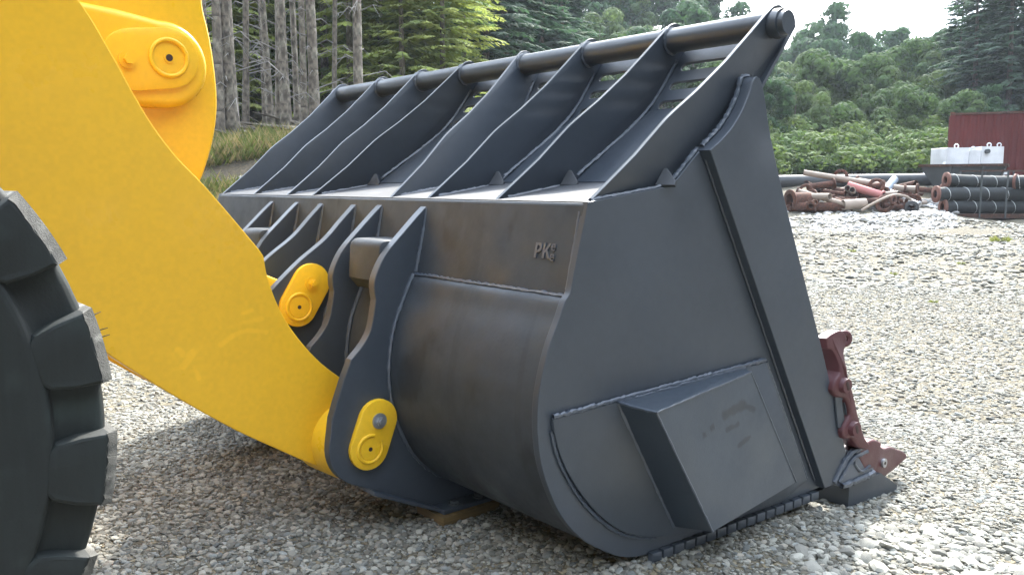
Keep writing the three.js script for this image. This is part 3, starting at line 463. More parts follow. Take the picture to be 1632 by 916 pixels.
{
  const x = -1.578, pin = [1.256, 2.138], bolt = [1.425, 2.116];
  const k = mesh('keeper_plate', plateX(stadium(pin, [1.40, 2.118], 0.128, 14).reverse(), x, x + 0.024, 0.004), M.yellow, lever, 0.4);
  const ring = new THREE.TorusGeometry(0.076, 0.010, 10, 40); ring.rotateY(Math.PI / 2); ring.translate(x + 0.026, pin[1], pin[0]);
  mesh('weld_ring', ring, M.yellow, lever, 0.9); mesh('pin_end', cylX(pin[0], pin[1], 0.022, x + 0.02, x + 0.03, 20), M.yellow, lever, 0.5); mesh('grease_hole', cylX(pin[0], pin[1], 0.015, x + 0.02, x + 0.0315, 14), M.darkHole, lever, 0.5);
  mesh('bolt', [cylX(bolt[0], bolt[1], 0.038, x + 0.02, x + 0.032, 28), cylX(bolt[0], bolt[1], 0.022, x + 0.03, x + 0.058, 6)], M.yellow, lever, 0.4);
}
mesh('tilt_link', [plateX(stadium([0.632, 0.990], [1.26, 1.28], 0.10, 12).reverse(), -1.97, -1.80, 0.02), cylX(0.632, 0.99, 0.11, -2.03, -1.755, 32)], M.yellow, loader, 0.5);
mesh('front_frame', [bbox(-2.40, -1.42, 0.75, 2.0, 2.95, 4.3, 0.03), bbox(-2.3, -1.5, 0.6, 1.3, 2.5, 3.3, 0.03)], M.yellow, loader, 0.4);
mesh('axle', [cylX(2.93, 1.0, 0.22, -3.2, -0.4, 32)], M.yellow, loader, 0.5);
// wheels
function wheel(xo, dir) {                                          // xo: outer face of the tyre, dir: +1 faces +x
  const X = (d) => xo - dir * d, lathe = [[0.46, 0.10], [0.50, 0.055], [0.58, 0.030], [0.68, 0.012], [0.76, 0.010], [0.80, 0.007], [0.826, 0.007], [0.838, 0.016], [0.848, 0.040], [0.868, 0.052], [0.92, 0.056], [0.955, 0.060], [0.974, 0.078], [0.980, 0.12], [0.980, 0.32], [0.95, 0.50], [0.905, 0.555], [0.86, 0.60], [0.70, 0.63], [0.46, 0.55]];
  const c = new THREE.CatmullRomCurve3(lathe.map(([r, d]) => new THREE.Vector3(r, d, 0))), pts = c.getPoints(70).map((p) => new THREE.Vector2(p.x, p.y));
  const g = new THREE.LatheGeometry(pts, 120); g.rotateZ(dir > 0 ? Math.PI / 2 : -Math.PI / 2);  // lathe axis y -> x
  const w = new THREE.Group(); w.name = 'wheel'; w.position.set(xo - MID, 1.0, 0); loader.add(w); g.translate(xo, 1.0, 2.93);
  mesh('tyre', g, M.rubber, w, 0.6);
  mesh('side_rib', (() => { const t = new THREE.TorusGeometry(0.79, 0.007, 8, 140); t.rotateY(Math.PI / 2); t.translate(X(0.020), 1.0, 2.93); const u = new THREE.TorusGeometry(0.61, 0.012, 8, 120); u.rotateY(Math.PI / 2); u.translate(X(0.022), 1.0, 2.93); return [t, u]; })(), M.rubber, w, 0.9);
  const rp = [[0.0, 0.24], [0.20, 0.24], [0.22, 0.18], [0.36, 0.20], [0.42, 0.12], [0.465, 0.08], [0.485, 0.09], [0.47, 0.16], [0.40, 0.3], [0.0, 0.32]].map(([r, d]) => new THREE.Vector2(r, d));
  const rg = new THREE.LatheGeometry(rp, 60); rg.rotateZ(dir > 0 ? Math.PI / 2 : -Math.PI / 2); rg.translate(xo, 1.0, 2.93); mesh('rim', rg, M.yellow, w, 0.5);
  const N = 19, pit = 360 / N;
  for (let i = 0; i < N; i++) for (const side of [0, 1]) {
    const mid = 11.6 + (i + side * 0.5) * pit, half = 5.6, P = [];
    const polar = (r, a) => [2.93 - r * Math.cos(a * Math.PI / 180), 1.0 + r * Math.sin(a * Math.PI / 180)];
    for (let a = 0; a <= 6; a++) P.push(polar(0.967, mid - half + a * half / 3));
    P.push(polar(0.90, mid + half * 0.98), polar(0.845, mid + half * 0.86));
    P.push(polar(0.825, mid + half * 0.6)); for (let a = 1; a < 5; a++) P.push(polar(0.822, mid + half * 0.6 - a * half * 0.24)); P.push(polar(0.825, mid - half * 0.6));
    P.push(polar(0.845, mid - half * 0.86), polar(0.90, mid - half * 0.98));
    const d0 = side ? 0.325 : 0.004, d1 = side ? 0.62 : 0.31, xa = Math.min(X(d0), X(d1)), xb = Math.max(X(d0), X(d1));
    const lean = (g) => warp(g, (v) => { const r = Math.hypot(v.y - 1, v.z - 2.93); if (!side) { const d = (xo - v.x) * dir; if (d < 0.16) v.x -= dir * Math.max(0, 0.90 - r) * 0.05 * (1 - d / 0.16); } });
    const bl = mesh('tread_block', lean(plateX(P.reverse(), xa, xb, 0.010, [], 2)), M.rubber, w, 0.4);
    const cs = side ? [[0.33, 0.962], [0.33, 0.990], [0.60, 0.990], [0.616, 0.962]] : [[0.005, 0.962], [0.030, 0.992], [0.306, 0.992], [0.306, 0.962]], cp = [], ci = [], NA = 10;
    for (let a = 0; a <= NA; a++) { const an = mid - half * 0.995 + a / NA * half * 1.99, rag = (hash3(i, a, side) - 0.5) * 0.010; cs.forEach(([d, r], k) => { const q = polar(r + (k === 0 ? rag : 0), an); cp.push(X(d), q[1], q[0]); }); }
    for (let a = 0; a < NA; a++) for (let k = 0; k < 4; k++) { const p = a * 4 + k, q = a * 4 + (k + 1) % 4; ci.push(p, q, p + 4, q, q + 4, p + 4); }
    ci.push(0, 2, 1, 0, 3, 2); { const o = NA * 4; ci.push(o, o + 1, o + 2, o, o + 2, o + 3); }
    const cg = new THREE.BufferGeometry(); cg.setAttribute('position', new THREE.Float32BufferAttribute(cp, 3)); cg.setIndex(ci); cg.computeVertexNormals();
    mesh('tread_cap', cg, M.tread, bl, 0.4).userData.label = 'dust covered scuffed tread edge';
  }
  // moulding hairs along the shoulder
  const R = rngOf(xo * 1000 + 9), hair = []; for (let i = 0; i < 60; i++) { const a = R() * 6.283, L = 0.012 + 0.02 * R(), y = 1 + 0.995 * Math.sin(a), z = 2.93 - 0.995 * Math.cos(a), x = X(0.02 + 0.05 * R()); if (((Math.round(a * 57.3) - 6) % pit + pit) % pit > 11) continue; hair.push(bar([x, y, z], [x + (R() - 0.5) * 0.02, y + L * Math.sin(a), z - L * Math.cos(a)], 0.0016, 0.001, 4)); }
  mesh('rubber_whisker', hair, M.rubber, w, 0).userData.kind = 'stuff';
}
wheel(-0.02, 1); wheel(-3.58, -1);
// ---------------------------------------------------------------- trees and bushes
function leafBag() { const pos = [], col = []; return { pos, col,
  card(p, dir, up, L, W, c) {                                       // a pointed leaf or sprig: two triangles folded a little along the middle
    const s = new THREE.Vector3().crossVectors(dir, up).normalize(), m = p.clone().addScaledVector(dir, L * 0.45), t = p.clone().addScaledVector(dir, L), a = m.clone().addScaledVector(s, W).addScaledVector(up, -W * 0.3), b = m.clone().addScaledVector(s, -W).addScaledVector(up, -W * 0.3);
    for (const q of [p, a, t, p, t, b]) { pos.push(q.x, q.y, q.z); col.push(c[0], c[1], c[2]); } },
  geo() { const g = new THREE.BufferGeometry(); g.setAttribute('position', new THREE.Float32BufferAttribute(pos, 3)); g.setAttribute('color', new THREE.Float32BufferAttribute(col, 3)); g.computeVertexNormals(); return g; } }; }
const tint = (R, a, b, j = 0.25) => { const t = R(), k = 1 - j / 2 + j * R(); return [mix(a[0], b[0], t) * k, mix(a[1], b[1], t) * k, mix(a[2], b[2], t) * k]; };
function plainMesh(name, g, mat, parent) { const o = new THREE.Mesh(g, mat); o.name = name; o.castShadow = o.receiveShadow = true; parent.add(o); return o; }
function trunkGeo(H, r, R, n = 9, bend = 0.25) {
  const pts = []; let x = 0, z = 0; const dx = (R() - 0.5) * bend / H * 2, dz = (R() - 0.5) * bend / H * 2; for (let i = 0; i <= 8; i++) { pts.push(new THREE.Vector3(x, H * i / 8 - 0.3, z)); x += (dx + (R() - 0.5) * 0.02) * H / 8; z += (dz + (R() - 0.5) * 0.02) * H / 8; }
  const c = new THREE.CatmullRomCurve3(pts), N = 24, g = new THREE.TubeGeometry(c, N, r, n, false), p = g.attributes.position, q = new THREE.Vector3(), w = new THREE.Vector3(), uv = g.attributes.uv;
  for (let i = 0; i <= N; i++) { const t = i / N, k = (1 - 0.82 * t) * (1 + 0.55 * Math.exp(-t * H / 0.5)); c.getPointAt(t, q); for (let j = 0; j <= n; j++) { const m = i * (n + 1) + j; w.fromBufferAttribute(p, m).sub(q).multiplyScalar(k * (0.93 + 0.14 * hash3(j % n, i, 3))).add(q); p.setXYZ(m, w.x, w.y, w.z); uv.setXY(m, j / n * r * 6.28, t * H); } }
  g.computeVertexNormals(); return { g, c };
}
// a fir: tiers of drooping boughs, each a fan of sprigs
function firGeo(seed, H, rad, y0, ca, cb, dens = 1, size = 1) {
  const R = rngOf(seed), B = leafBag(), up = new THREE.Vector3(0, 1, 0), d = new THREE.Vector3(), p = new THREE.Vector3(), side = new THREE.Vector3(), q = new THREE.Vector3(), dd = new THREE.Vector3();
  const step = 0.42 / dens; let turn = 0;
  for (let y = y0; y < H - 0.2; y += step * (0.7 + 0.6 * R())) {
    const f = 1 - (y - y0) / (H - y0), L0 = rad * Math.pow(f, 0.75) * (0.75 + 0.25 * Math.sin(y * 2.1 + seed)) + 0.15, nb = 5 + (R() * 2 | 0);
    for (let b = 0; b < nb; b++) {
      turn += 2.4 + R() * 0.6; const L = L0 * (0.6 + 0.55 * R()), lift = mix(-0.05, 0.35, 1 - f) + (R() - 0.5) * 0.2, droop = 0.10 + 0.22 * R(), n = Math.max(3, Math.round(L / (0.17 / dens)));
      d.set(Math.cos(turn), lift, Math.sin(turn)).normalize(); side.set(-Math.sin(turn), 0, Math.cos(turn));
      const c0 = tint(R, ca, cb, 0.3);
      for (let k = 1; k <= n; k++) {
        const t = k / n; if (t < 0.18) continue; p.copy(d).multiplyScalar(L * t); p.y += y - droop * L * t * t; const w = (1 - t * 0.55) * 0.34 * size;
        for (const sg of [-1, 1]) { dd.copy(d).multiplyScalar(0.5 + 0.3 * R()).addScaledVector(side, sg * (0.5 + 0.5 * R())); dd.y -= 0.25 + 0.45 * R(); dd.normalize(); q.copy(up).addScaledVector(side, (R() - 0.5) * 1.2).normalize(); const kk = 0.8 + 0.4 * R(); B.card(p, dd, q, w * (0.7 + 0.7 * R()), w * 0.24, [c0[0] * kk, c0[1] * kk, c0[2] * kk]); }
      }
    }
  }
  return B.geo();
}
// a broadleaf crown: clumps of leaves set over an uneven dome
function bushyGeo(seed, H, rad, y0, ca, cb, clumps = 26, per = 110, leaf = 0.2) {
  const R = rngOf(seed), B = leafBag(), p = new THREE.Vector3(), n = new THREE.Vector3(), u = new THREE.Vector3(), c = new THREE.Vector3();
  for (let k = 0; k < clumps; k++) {
    const t = k / clumps, el = Math.asin(mix(-0.55, 1, R())), az = k * 2.4 + R(), rr = 0.45 + 0.5 * Math.sqrt(R()), ch = (H - y0) / 2;
    c.set(Math.cos(el) * Math.cos(az) * rad * rr, y0 + ch + Math.sin(el) * ch * rr * 1.05, Math.cos(el) * Math.sin(az) * rad * rr);
    const cr = rad * (0.22 + 0.20 * R()), tone = tint(R, ca, cb, 0.3);
    for (let i = 0; i < per; i++) {
      n.set(R() - 0.5, (R() - 0.42), R() - 0.5).normalize(); p.copy(n).multiplyScalar(cr * (0.72 + 0.36 * R())); p.y *= 0.78; p.add(c);
      u.set(R() - 0.5, R() - 0.5, R() - 0.5).cross(n).normalize(); u.y -= 0.35; u.normalize(); const kk = 0.72 + 0.56 * R();
      B.card(p, u, n, leaf * (0.7 + 0.8 * R()), leaf * 0.36, [tone[0] * kk, tone[1] * kk, tone[2] * kk]);
    }
  }
  return B.geo();
}
const GREEN = { fir: [[0.10, 0.165, 0.048], [0.19, 0.245, 0.066]], firLight: [[0.22, 0.28, 0.065], [0.32, 0.355, 0.09]], dark: [[0.026, 0.064, 0.034], [0.050, 0.100, 0.048]], leafy: [[0.022, 0.062, 0.022], [0.050, 0.104, 0.036]], olive: [[0.046, 0.090, 0.026], [0.090, 0.136, 0.042]], scrub: [[0.045, 0.092, 0.020], [0.105, 0.150, 0.036]] };
const proto = {};
function crownOf(key, make) { return proto[key] || (proto[key] = make()); }
const spot = (r, s) => { const [x, z] = yard(r, s); return [x, groundY(x, z), z]; };
let treeSeed = 100;
function tree(name, label, group, r, s, key, make, H, trunkR, sc = 1) {
  const R = rngOf(treeSeed++), t = thing(name, label, 'tree', spot(r, s), group), tk = key + '_trunk', k = proto[tk] || (proto[tk] = trunkGeo(H * 0.9, trunkR, rngOf(H * 97), 7).g);
  plainMesh('trunk', k, M.bark, t); const c = plainMesh('crown', crownOf(key, make), M.leaf, t); c.userData.kind = 'stuff'; t.rotation.y = R() * 6.28; t.scale.set(sc * (0.92 + 0.16 * R()), sc, sc * (0.92 + 0.16 * R())); return t;
}
// tall bare trunks at the edge of the plantation
function stem(r, s, rad, lean = 0) {
  const R = rngOf(treeSeed++), H = 15 + 3 * R(), t = thing('plantation_trunk', 'tall grey conifer trunk with dead twigs at the plantation edge', 'tree', spot(r, s), 'bare trunks at the plantation edge'), k = trunkGeo(H, rad, R, 10, 0.5 + lean);
  plainMesh('trunk', k.g, M.bark, t);
  const tw = [], p = new THREE.Vector3(); for (let i = 0; i < 64; i++) { const y = 0.05 + 0.6 * Math.pow(R(), 0.8); k.c.getPointAt(y, p); const a = R() * 6.28, L = 0.3 + 1.1 * R() * R(), A = [p.x, p.y, p.z], Bm = [p.x + Math.cos(a) * L * 0.6, p.y + L * (0.15 + 0.1 * R()), p.z + Math.sin(a) * L * 0.6], E = [p.x + Math.cos(a + 0.2) * L, p.y + L * (0.05 - 0.35 * R()), p.z + Math.sin(a + 0.2) * L]; tw.push(bar(A, Bm, 0.014, 0.009, 4, true), bar(Bm, E, 0.009, 0.003, 4, true)); if (R() < 0.6) tw.push(bar(Bm, [E[0] + (R() - 0.5) * 0.4, E[1] + (R() - 0.3) * 0.3, E[2] + (R() - 0.5) * 0.4], 0.006, 0.002, 4, true)); }
  const o = plainMesh('dead_twig', join(tw), M.twig, t); o.userData.kind = 'stuff';
  const c = plainMesh('crown', crownOf('stemcrown', () => firGeo(7, 17.5, 2.3, 9.5, ...GREEN.fir, 0.8, 1.2)), M.leaf, t); c.userData.kind = 'stuff';
}
// [sideways / ahead ratio, ahead, radius]
for (const [u, s, r] of [[-0.352, 18.5, 0.09], [-0.338, 17, 0.10], [-0.323, 17.2, 0.135], [-0.309, 19, 0.075], [-0.286, 24, 0.06], [-0.2785, 22, 0.10], [-0.271, 19.5, 0.085], [-0.2605, 19, 0.115], [-0.2475, 21, 0.085], [-0.240, 22.5, 0.095], [-0.228, 19.5, 0.125], [-0.206, 23, 0.075], [-0.178, 19, 0.12], [-0.40, 18, 0.13]]) stem(u * s, s, r);
// light green firs behind the trunks
const firA = () => firGeo(1, 11, 2.6, 0.8, ...GREEN.firLight, 1.6, 1.15), firB = () => firGeo(2, 12, 2.9, 0.6, ...GREEN.fir, 1.6, 1.15), firC = () => firGeo(3, 14, 3.3, 0.4, ...GREEN.dark, 1.75, 1.5), firD = () => firGeo(4, 10, 2.8, 0.3, ...GREEN.firLight, 1.6, 1.15);
for (const [u, s, k, sc] of [[-0.33, 26, 'a', 1.1], [-0.29, 29, 'b', 1.2], [-0.255, 31, 'd', 1.2], [-0.215, 28, 'b', 1.1], [-0.185, 25.5, 'd', 1.05], [-0.15, 27, 'a', 1.15], [-0.125, 24.5, 'd', 0.95], [-0.10, 26, 'b', 1.1], [-0.08, 25, 'a', 0.98], [-0.055, 28, 'a', 1.05], [-0.30, 36, 'b', 1.5], [-0.24, 38, 'a', 1.6], [-0.19, 36, 'b', 1.5], [-0.13, 35, 'a', 1.5], [-0.08, 34, 'b', 1.35], [-0.36, 32, 'b', 1.4], [-0.40, 28, 'a', 1.3], [-0.33, 44, 'b', 1.8], [-0.27, 46, 'b', 1.8], [-0.22, 45, 'b', 1.8], [-0.165, 44, 'b', 1.8], [-0.31, 31, 'a', 1.2], [-0.235, 33, 'd', 1.35], [-0.165, 31, 'b', 1.2], [-0.11, 31, 'd', 1.2], [-0.205, 41, 'a', 1.6], [-0.28, 41, 'd', 1.7]])
  tree(k === 'b' ? 'green_fir' : 'pale_fir', k === 'b' ? 'mid green fir standing among the paler firs' : 'yellow green fir with drooping boughs behind the bare trunks', k === 'b' ? 'mid green firs' : 'yellow green firs', u * s, s, 'fir' + k, { a: firA, b: firB, d: firD }[k], 11.5, 0.14, sc);
for (const [u, s, sc] of [[-0.03, 33, 1.1], [-0.005, 38, 1.25], [-0.05, 40, 1.35], [0.03, 42, 1.15], [-0.02, 46, 1.5], [-0.10, 46, 1.6], [0.06, 47, 1.1]]) tree('dark_fir', 'dark blue green fir on the slope beyond the spill guard', 'dark firs on the slope', u * s, s, 'firc', firC, 13, 0.18, sc);
for (const [u, s, sc] of [[0.535, 46, 0.92], [0.575, 44, 1.02], [0.60, 47, 1.15], [0.63, 43, 0.95], [0.555, 52, 1.05], [0.51, 50, 0.78], [0.66, 46, 1.1]]) tree('corner_fir', 'tall dark fir rising behind the red container', 'dark firs behind the container', u * s, s, 'firc', firC, 13, 0.18, sc);
// native bush on the hillside
const bA = () => bushyGeo(11, 8, 2.9, 0.4, ...GREEN.leafy, 34, 130, 0.36), bB = () => bushyGeo(12, 7, 2.6, 0.3, ...GREEN.olive, 28, 125, 0.33), bC = () => bushyGeo(13, 9, 2.4, 0.6, ...GREEN.leafy, 32, 130, 0.34), bD = () => bushyGeo(14, 6, 2.5, 0.2, ...GREEN.olive, 26, 125, 0.32);
{
  const R = rngOf(77), kinds = [bA, bB, bC, bD], label = ['dark green broadleaf tree on the hillside', 'olive green broadleaf tree on the hillside', 'upright dark green bush tree on the hillside', 'low spreading olive bush on the hillside'], names = ['hillside_tree', 'olive_tree', 'upright_tree', 'spreading_bush'];
  const put = (u, s, k, sc) => tree(names[k], label[k], ['dark hillside trees', 'olive hillside trees', 'upright hillside trees', 'spreading hillside bushes'][k], u * s, s, 'bushy' + k, kinds[k], 6, 0.14, sc);
  for (const [s, n, u0, u1, sc] of [[44, 9, 0.27, 0.66, 0.55], [48, 10, 0.02, 0.62, 0.75], [55, 11, 0.0, 0.60, 0.85], [63, 11, 0.02, 0.60, 0.95], [72, 11, 0.02, 0.58, 1.0]])
    for (let i = 0; i < n; i++) { const u = mix(u0, u1, (i + 0.2 + 0.6 * R()) / n); put(u, s + (R() - 0.5) * 5, R() * 4 | 0, sc * (0.85 + 0.3 * R())); }
  for (const [u, s, k, sc] of [[0.03, 78, 0, 1.5], [0.07, 80, 2, 1.35], [0.105, 78, 0, 1.4], [0.14, 80, 0, 1.45], [0.175, 82, 0, 1.3], [0.21, 80, 2, 1.15], [0.25, 84, 0, 1.2], [0.29, 84, 0, 1.0], [0.325, 82, 0, 1.0], [0.362, 78, 0, 1.32], [0.40, 82, 2, 0.85], [0.435, 80, 0, 1.08], [0.462, 82, 2, 0.92], [0.49, 84, 0, 0.9], [0.515, 80, 0, 1.05], [0.55, 82, 0, 1.2]]) put(u, s, k, sc);
}
// unseen trees added round the yard to block low sky light
{
  const R = rngOf(66), kinds = [bA, bC];
  for (let i = 0; i < 34; i++) { const a = mix(0.95, 5.25, (i + 0.4 * (R() - 0.5)) / 33), d = 19 + 4 * (i % 2) + 2 * R(), k = i % 2; tree(k ? 'added_yard_tree' : 'added_yard_bush_tree', k ? 'unseen tall dark green tree added across from the bucket' : 'unseen broad dark green tree added across from the bucket', k ? 'tall trees added round the yard' : 'broad trees added round the yard', d * Math.sin(a), d * Math.cos(a), 'bushy' + (k ? 2 : 0), kinds[k], 6, 0.14, 1.95 + 0.3 * R()); }
}
// scrub along the foot of the slope
{
  const R = rngOf(88), sA = () => bushyGeo(15, 1.5, 1.2, 0, ...GREEN.scrub, 16, 60, 0.15), sB = () => bushyGeo(16, 1.2, 1.4, 0, ...GREEN.scrub, 16, 60, 0.15);
  for (let i = 0; i < 84; i++) {
    const k = R() < 0.5 ? 0 : 1, row = i % 4, s = 36.2 + row * 1.9 + R() * 1.2, u = mix(0.26, 0.60, (Math.floor(i / 4) + R() * 0.9) / 21), o = thing('scrub_bush', 'bright green scrub bush behind the long black pipe', 'bush', spot(u * s, s), 'scrub along the foot of the slope');
    const f = plainMesh('foliage', crownOf('scrub' + k, k ? sA : sB), M.leaf, o); f.userData.kind = 'stuff'; o.rotation.y = R() * 6.28; const sc = 0.55 + 0.8 * R(); o.scale.set(sc * 1.25, sc * (0.8 + 0.7 * row / 3), sc * 1.25);
  }
}
// rough grass on the bank, brush litter at the forest edge
{
  const R = rngOf(99), B = leafBag(), up = new THREE.Vector3(), d = new THREE.Vector3(), p = new THREE.Vector3();
  for (let i = 0; i < 15000; i++) {
    const s = 11.5 + 6.5 * R(), u = -0.40 + 0.155 * R(), [x, z] = yard(u * s, s); if (fbm(x * 0.6, z * 0.6, 3, 3) < 0.40) continue;
    const y = groundY(x, z), L = 0.18 + 0.38 * R() * R(), a = R() * 6.28; d.set(Math.cos(a) * 0.55, 0.9, Math.sin(a) * 0.55).normalize(); up.set(-Math.sin(a), 0, Math.cos(a)); p.set(x, y - 0.02, z);
    const dry = R() < 0.45; B.card(p, d, up, L, 0.010 + 0.008 * R(), dry ? tint(R, [0.18, 0.15, 0.065], [0.25, 0.21, 0.10]) : tint(R, [0.07, 0.10, 0.022], [0.13, 0.15, 0.042]));
  }
  const o = new THREE.Mesh(B.geo(), M.leaf); o.name = 'bank_grass'; o.castShadow = o.receiveShadow = true; o.userData = { kind: 'stuff', label: 'rough yellow green grass on the bank below the trunks', category: 'grass' }; scene.add(o);
  for (let i = 0; i < 26; i++) { const s = 16.2 + 3.5 * R(), u = -0.33 + 0.11 * R(), [x, z] = yard(u * s, s), y = groundY(x, z), a = R() * 3.14, L = 0.4 + 0.9 * R(), r = 0.02 + 0.05 * R();
    const g = trunkGeo(L * 2, r, R, 7, 0.3).g; g.translate(0, 0.3 - L, 0); g.rotateZ(Math.PI / 2 + (R() - 0.5) * 0.4); g.rotateY(a); g.translate(x, y + r + 0.04, z); const l = new THREE.Mesh(g, M.bark); l.name = numbered('fallen_branch'); l.castShadow = l.receiveShadow = true; scene.add(l); tag(l, 'fallen grey branch lying among the bank litter', 'branch', 'fallen branches on the bank'); }
}

// a few weeds in the gravel
{
  const R = rngOf(909);
  for (const [u, s, k] of [[0.574, 21.5, 1.0], [0.45, 15, 0.32], [0.50, 11.5, 0.25], [0.40, 19, 0.4], [0.53, 16.5, 0.3]]) {
    const B = leafBag(), p = new THREE.Vector3(), d = new THREE.Vector3(), q = new THREE.Vector3();
    for (let i = 0; i < 130; i++) { const a = R() * 6.28, e = 0.15 * k * R(); p.set(e * Math.cos(a), 0, e * Math.sin(a)); d.set(Math.cos(a) * (0.4 + R()), 0.5 + 0.7 * R(), Math.sin(a) * (0.4 + R())).normalize(); q.set(-Math.sin(a), 0.2, Math.cos(a)).normalize(); B.card(p, d, q, (0.10 + 0.16 * R()) * k, 0.014 * k, tint(R, [0.14, 0.17, 0.035], [0.24, 0.25, 0.07])); }
    const o = thing('weed', 'small yellow green weed tuft growing in the gravel yard', 'weed', spot(u * s, s), 'weeds in the gravel'), f = plainMesh('leaf_tuft', B.geo(), M.leaf, o); f.userData.kind = 'stuff';
  }
}

// ---------------------------------------------------------------- scrap, pipes, hoses, container
const YAWR = Math.atan2(-RZ, RX);                                   // turns +x to the photographer's right
function pipeParts(o, L, r, m, fl0, fl1, flm = m, wall = 0.16) {     // an open pipe along local x
  const q = (g) => { g.rotateZ(-Math.PI / 2); return g; }, ri = r * (1 - wall);
  plainMesh('barrel', metres(clean(q(new THREE.LatheGeometry([[ri, -L / 2], [r, -L / 2], [r, L / 2], [ri, L / 2], [ri, -L / 2]].map((a) => new THREE.Vector2(...a)), 20)))), m, o);
  for (const [f, sg] of [[fl0, -1], [fl1, 1]]) if (f) { const a = sg * L / 2 - 0.03, b = sg * L / 2 + 0.03, R2 = r * f; plainMesh('flange', metres(clean(q(new THREE.LatheGeometry([[ri, a], [R2, a], [R2, b], [ri, b], [ri, a]].map((c) => new THREE.Vector2(...c)), 24)))), flm, o); }
}
function pipe(name, label, group, u, s, lift, L, r, yaw, tilt, m, f0 = 0, f1 = 0, flm) {
  const [x, y, z] = spot(u * s, s), o = thing(name, label, 'pipe', [x, y + lift, z], group); pipeParts(o, L, r, m, f0, f1, flm); o.rotation.order = 'YZX'; o.rotation.y = YAWR + yaw; o.rotation.z = tilt; return o;
}
{
  // the long black pipe behind the heap
  const o = pipe('long_pipe', 'long straight black pipe lying behind the scrap heap', null, 0.405, 33, 0.24, 9.0, 0.24, -0.06, 0.012, M.blackPipe);
  const R = rngOf(123), g = 'rusty pipes in the scrap heap';
  pipe('flanged_spool', 'short wide rusty spool with big flanges at the end of the heap', null, 0.338, 29.2, 0.36, 0.85, 0.28, 0.25, 0.02, M.rust, 1.35, 1.35);
  pipe('blue_pipe', 'blue grey pipe propped on top of the scrap heap', null, 0.441, 30, 0.72, 1.1, 0.14, 0.9, 0.35, M.bluePipe, 0, 0);
  pipe('pink_pipe', 'pinkish red pipe in the middle of the scrap heap', null, 0.412, 29.4, 0.62, 1.2, 0.14, -0.7, -0.3, std('pink_paint', { color: lin(0.36, 0.14, 0.13), roughness: 0.8 }), 0, 1.3);
  pipe('white_pipe', 'thin white pipe leaning off the heap towards the yard', null, 0.452, 29.3, 0.5, 1.6, 0.075, -1.0, -0.38, M.white, 0, 1.5);
  pipe('stub_pipe', 'pale stub of pipe standing out of the heap front', null, 0.400, 28.7, 0.30, 0.8, 0.18, 0.15, 0.05, M.palePipe, 0, 0);
  pipe('dark_elbow', 'short black flanged pipe at the foot of the heap', null, 0.468, 28.5, 0.22, 0.7, 0.14, 1.1, 0.1, M.blackPipe, 1.6, 0, M.blackPipe);
  pipe('pale_pipe', 'long pale brown pipe lying on top of the scrap heap', null, 0.398, 30.2, 0.72, 3.4, 0.10, -0.22, -0.17, M.palePipe, 0, 1.7, M.rust);
  pipe('pale_pipe', 'slim pale pipe slanting down the front of the heap', null, 0.366, 29.0, 0.42, 1.9, 0.085, -0.45, -0.28, M.palePipe, 1.5, 0, M.rust);
  pipe('rust_beam_pipe', 'straight rust brown pipe along the foot of the heap', null, 0.362, 28.9, 0.16, 2.0, 0.16, -0.05, 0, M.rust, 0, 0);
  pipe('long_rusty_pipe', 'long rusty pipe sloping from the heap to the skip', null, 0.466, 30.2, 0.46, 3.8, 0.09, -0.22, -0.10, M.rust, 0, 0);
  for (let i = 0; i < 56; i++) { const s = 28.8 + 2.4 * R(), u = 0.335 + 0.145 * R(), top = 0.12 + 0.5 * R() * sstep(0.325, 0.37, u) * sstep(0.50, 0.45, u); pipe('scrap_pipe', 'rust brown flanged pipe jumbled in the scrap heap', g, u, s, top, 0.5 + 1.5 * R() * R(), 0.05 + 0.08 * R(), (R() - 0.5) * 2.6, (R() - 0.5) * 0.5, R() < 0.25 ? M.palePipe : M.rust, R() < 0.5 ? 1.7 : 0, R() < 0.6 ? 1.7 : 0, M.rust); }
  for (const [u, s, h, r] of [[0.383, 30.4, 0.78, 0.26], [0.343, 29.6, 0.62, 0.24], [0.436, 28.5, 0.34, 0.30], [0.469, 28.8, 0.33, 0.27], [0.425, 29.4, 0.8, 0.28]]) { const [x, y, z] = spot(u * s, s), ring = new THREE.TorusGeometry(r * 0.78, r * 0.22, 8, 22); ring.scale(1, 1, 0.7); ring.rotateX((R() - 0.5) * 0.7); ring.rotateY(YAWR + (R() - 0.5) * 1.2); ring.translate(x, y + h, z); tag(mesh('flange_ring', ring, M.rust, null, 0.6), 'loose rusty flange ring lying on the scrap heap', 'flange', 'loose flange rings'); }
  { const [x, y, z] = spot(0.444 * 28.4, 28.4), c = new THREE.CatmullRomCurve3([[-1.0, 0.1, 0], [-0.5, 0.42, 0.1], [0.1, 0.62, 0], [0.6, 0.52, -0.1], [0.85, 0.2, 0]].map(P3)), t = new THREE.TubeGeometry(c, 30, 0.045, 8); t.rotateY(YAWR); t.translate(x, y, z); tag(mesh('bent_tube', t, M.palePipe, null, 0.8), 'thin pale tube bent in an arc over the heap', 'tube'); }
}
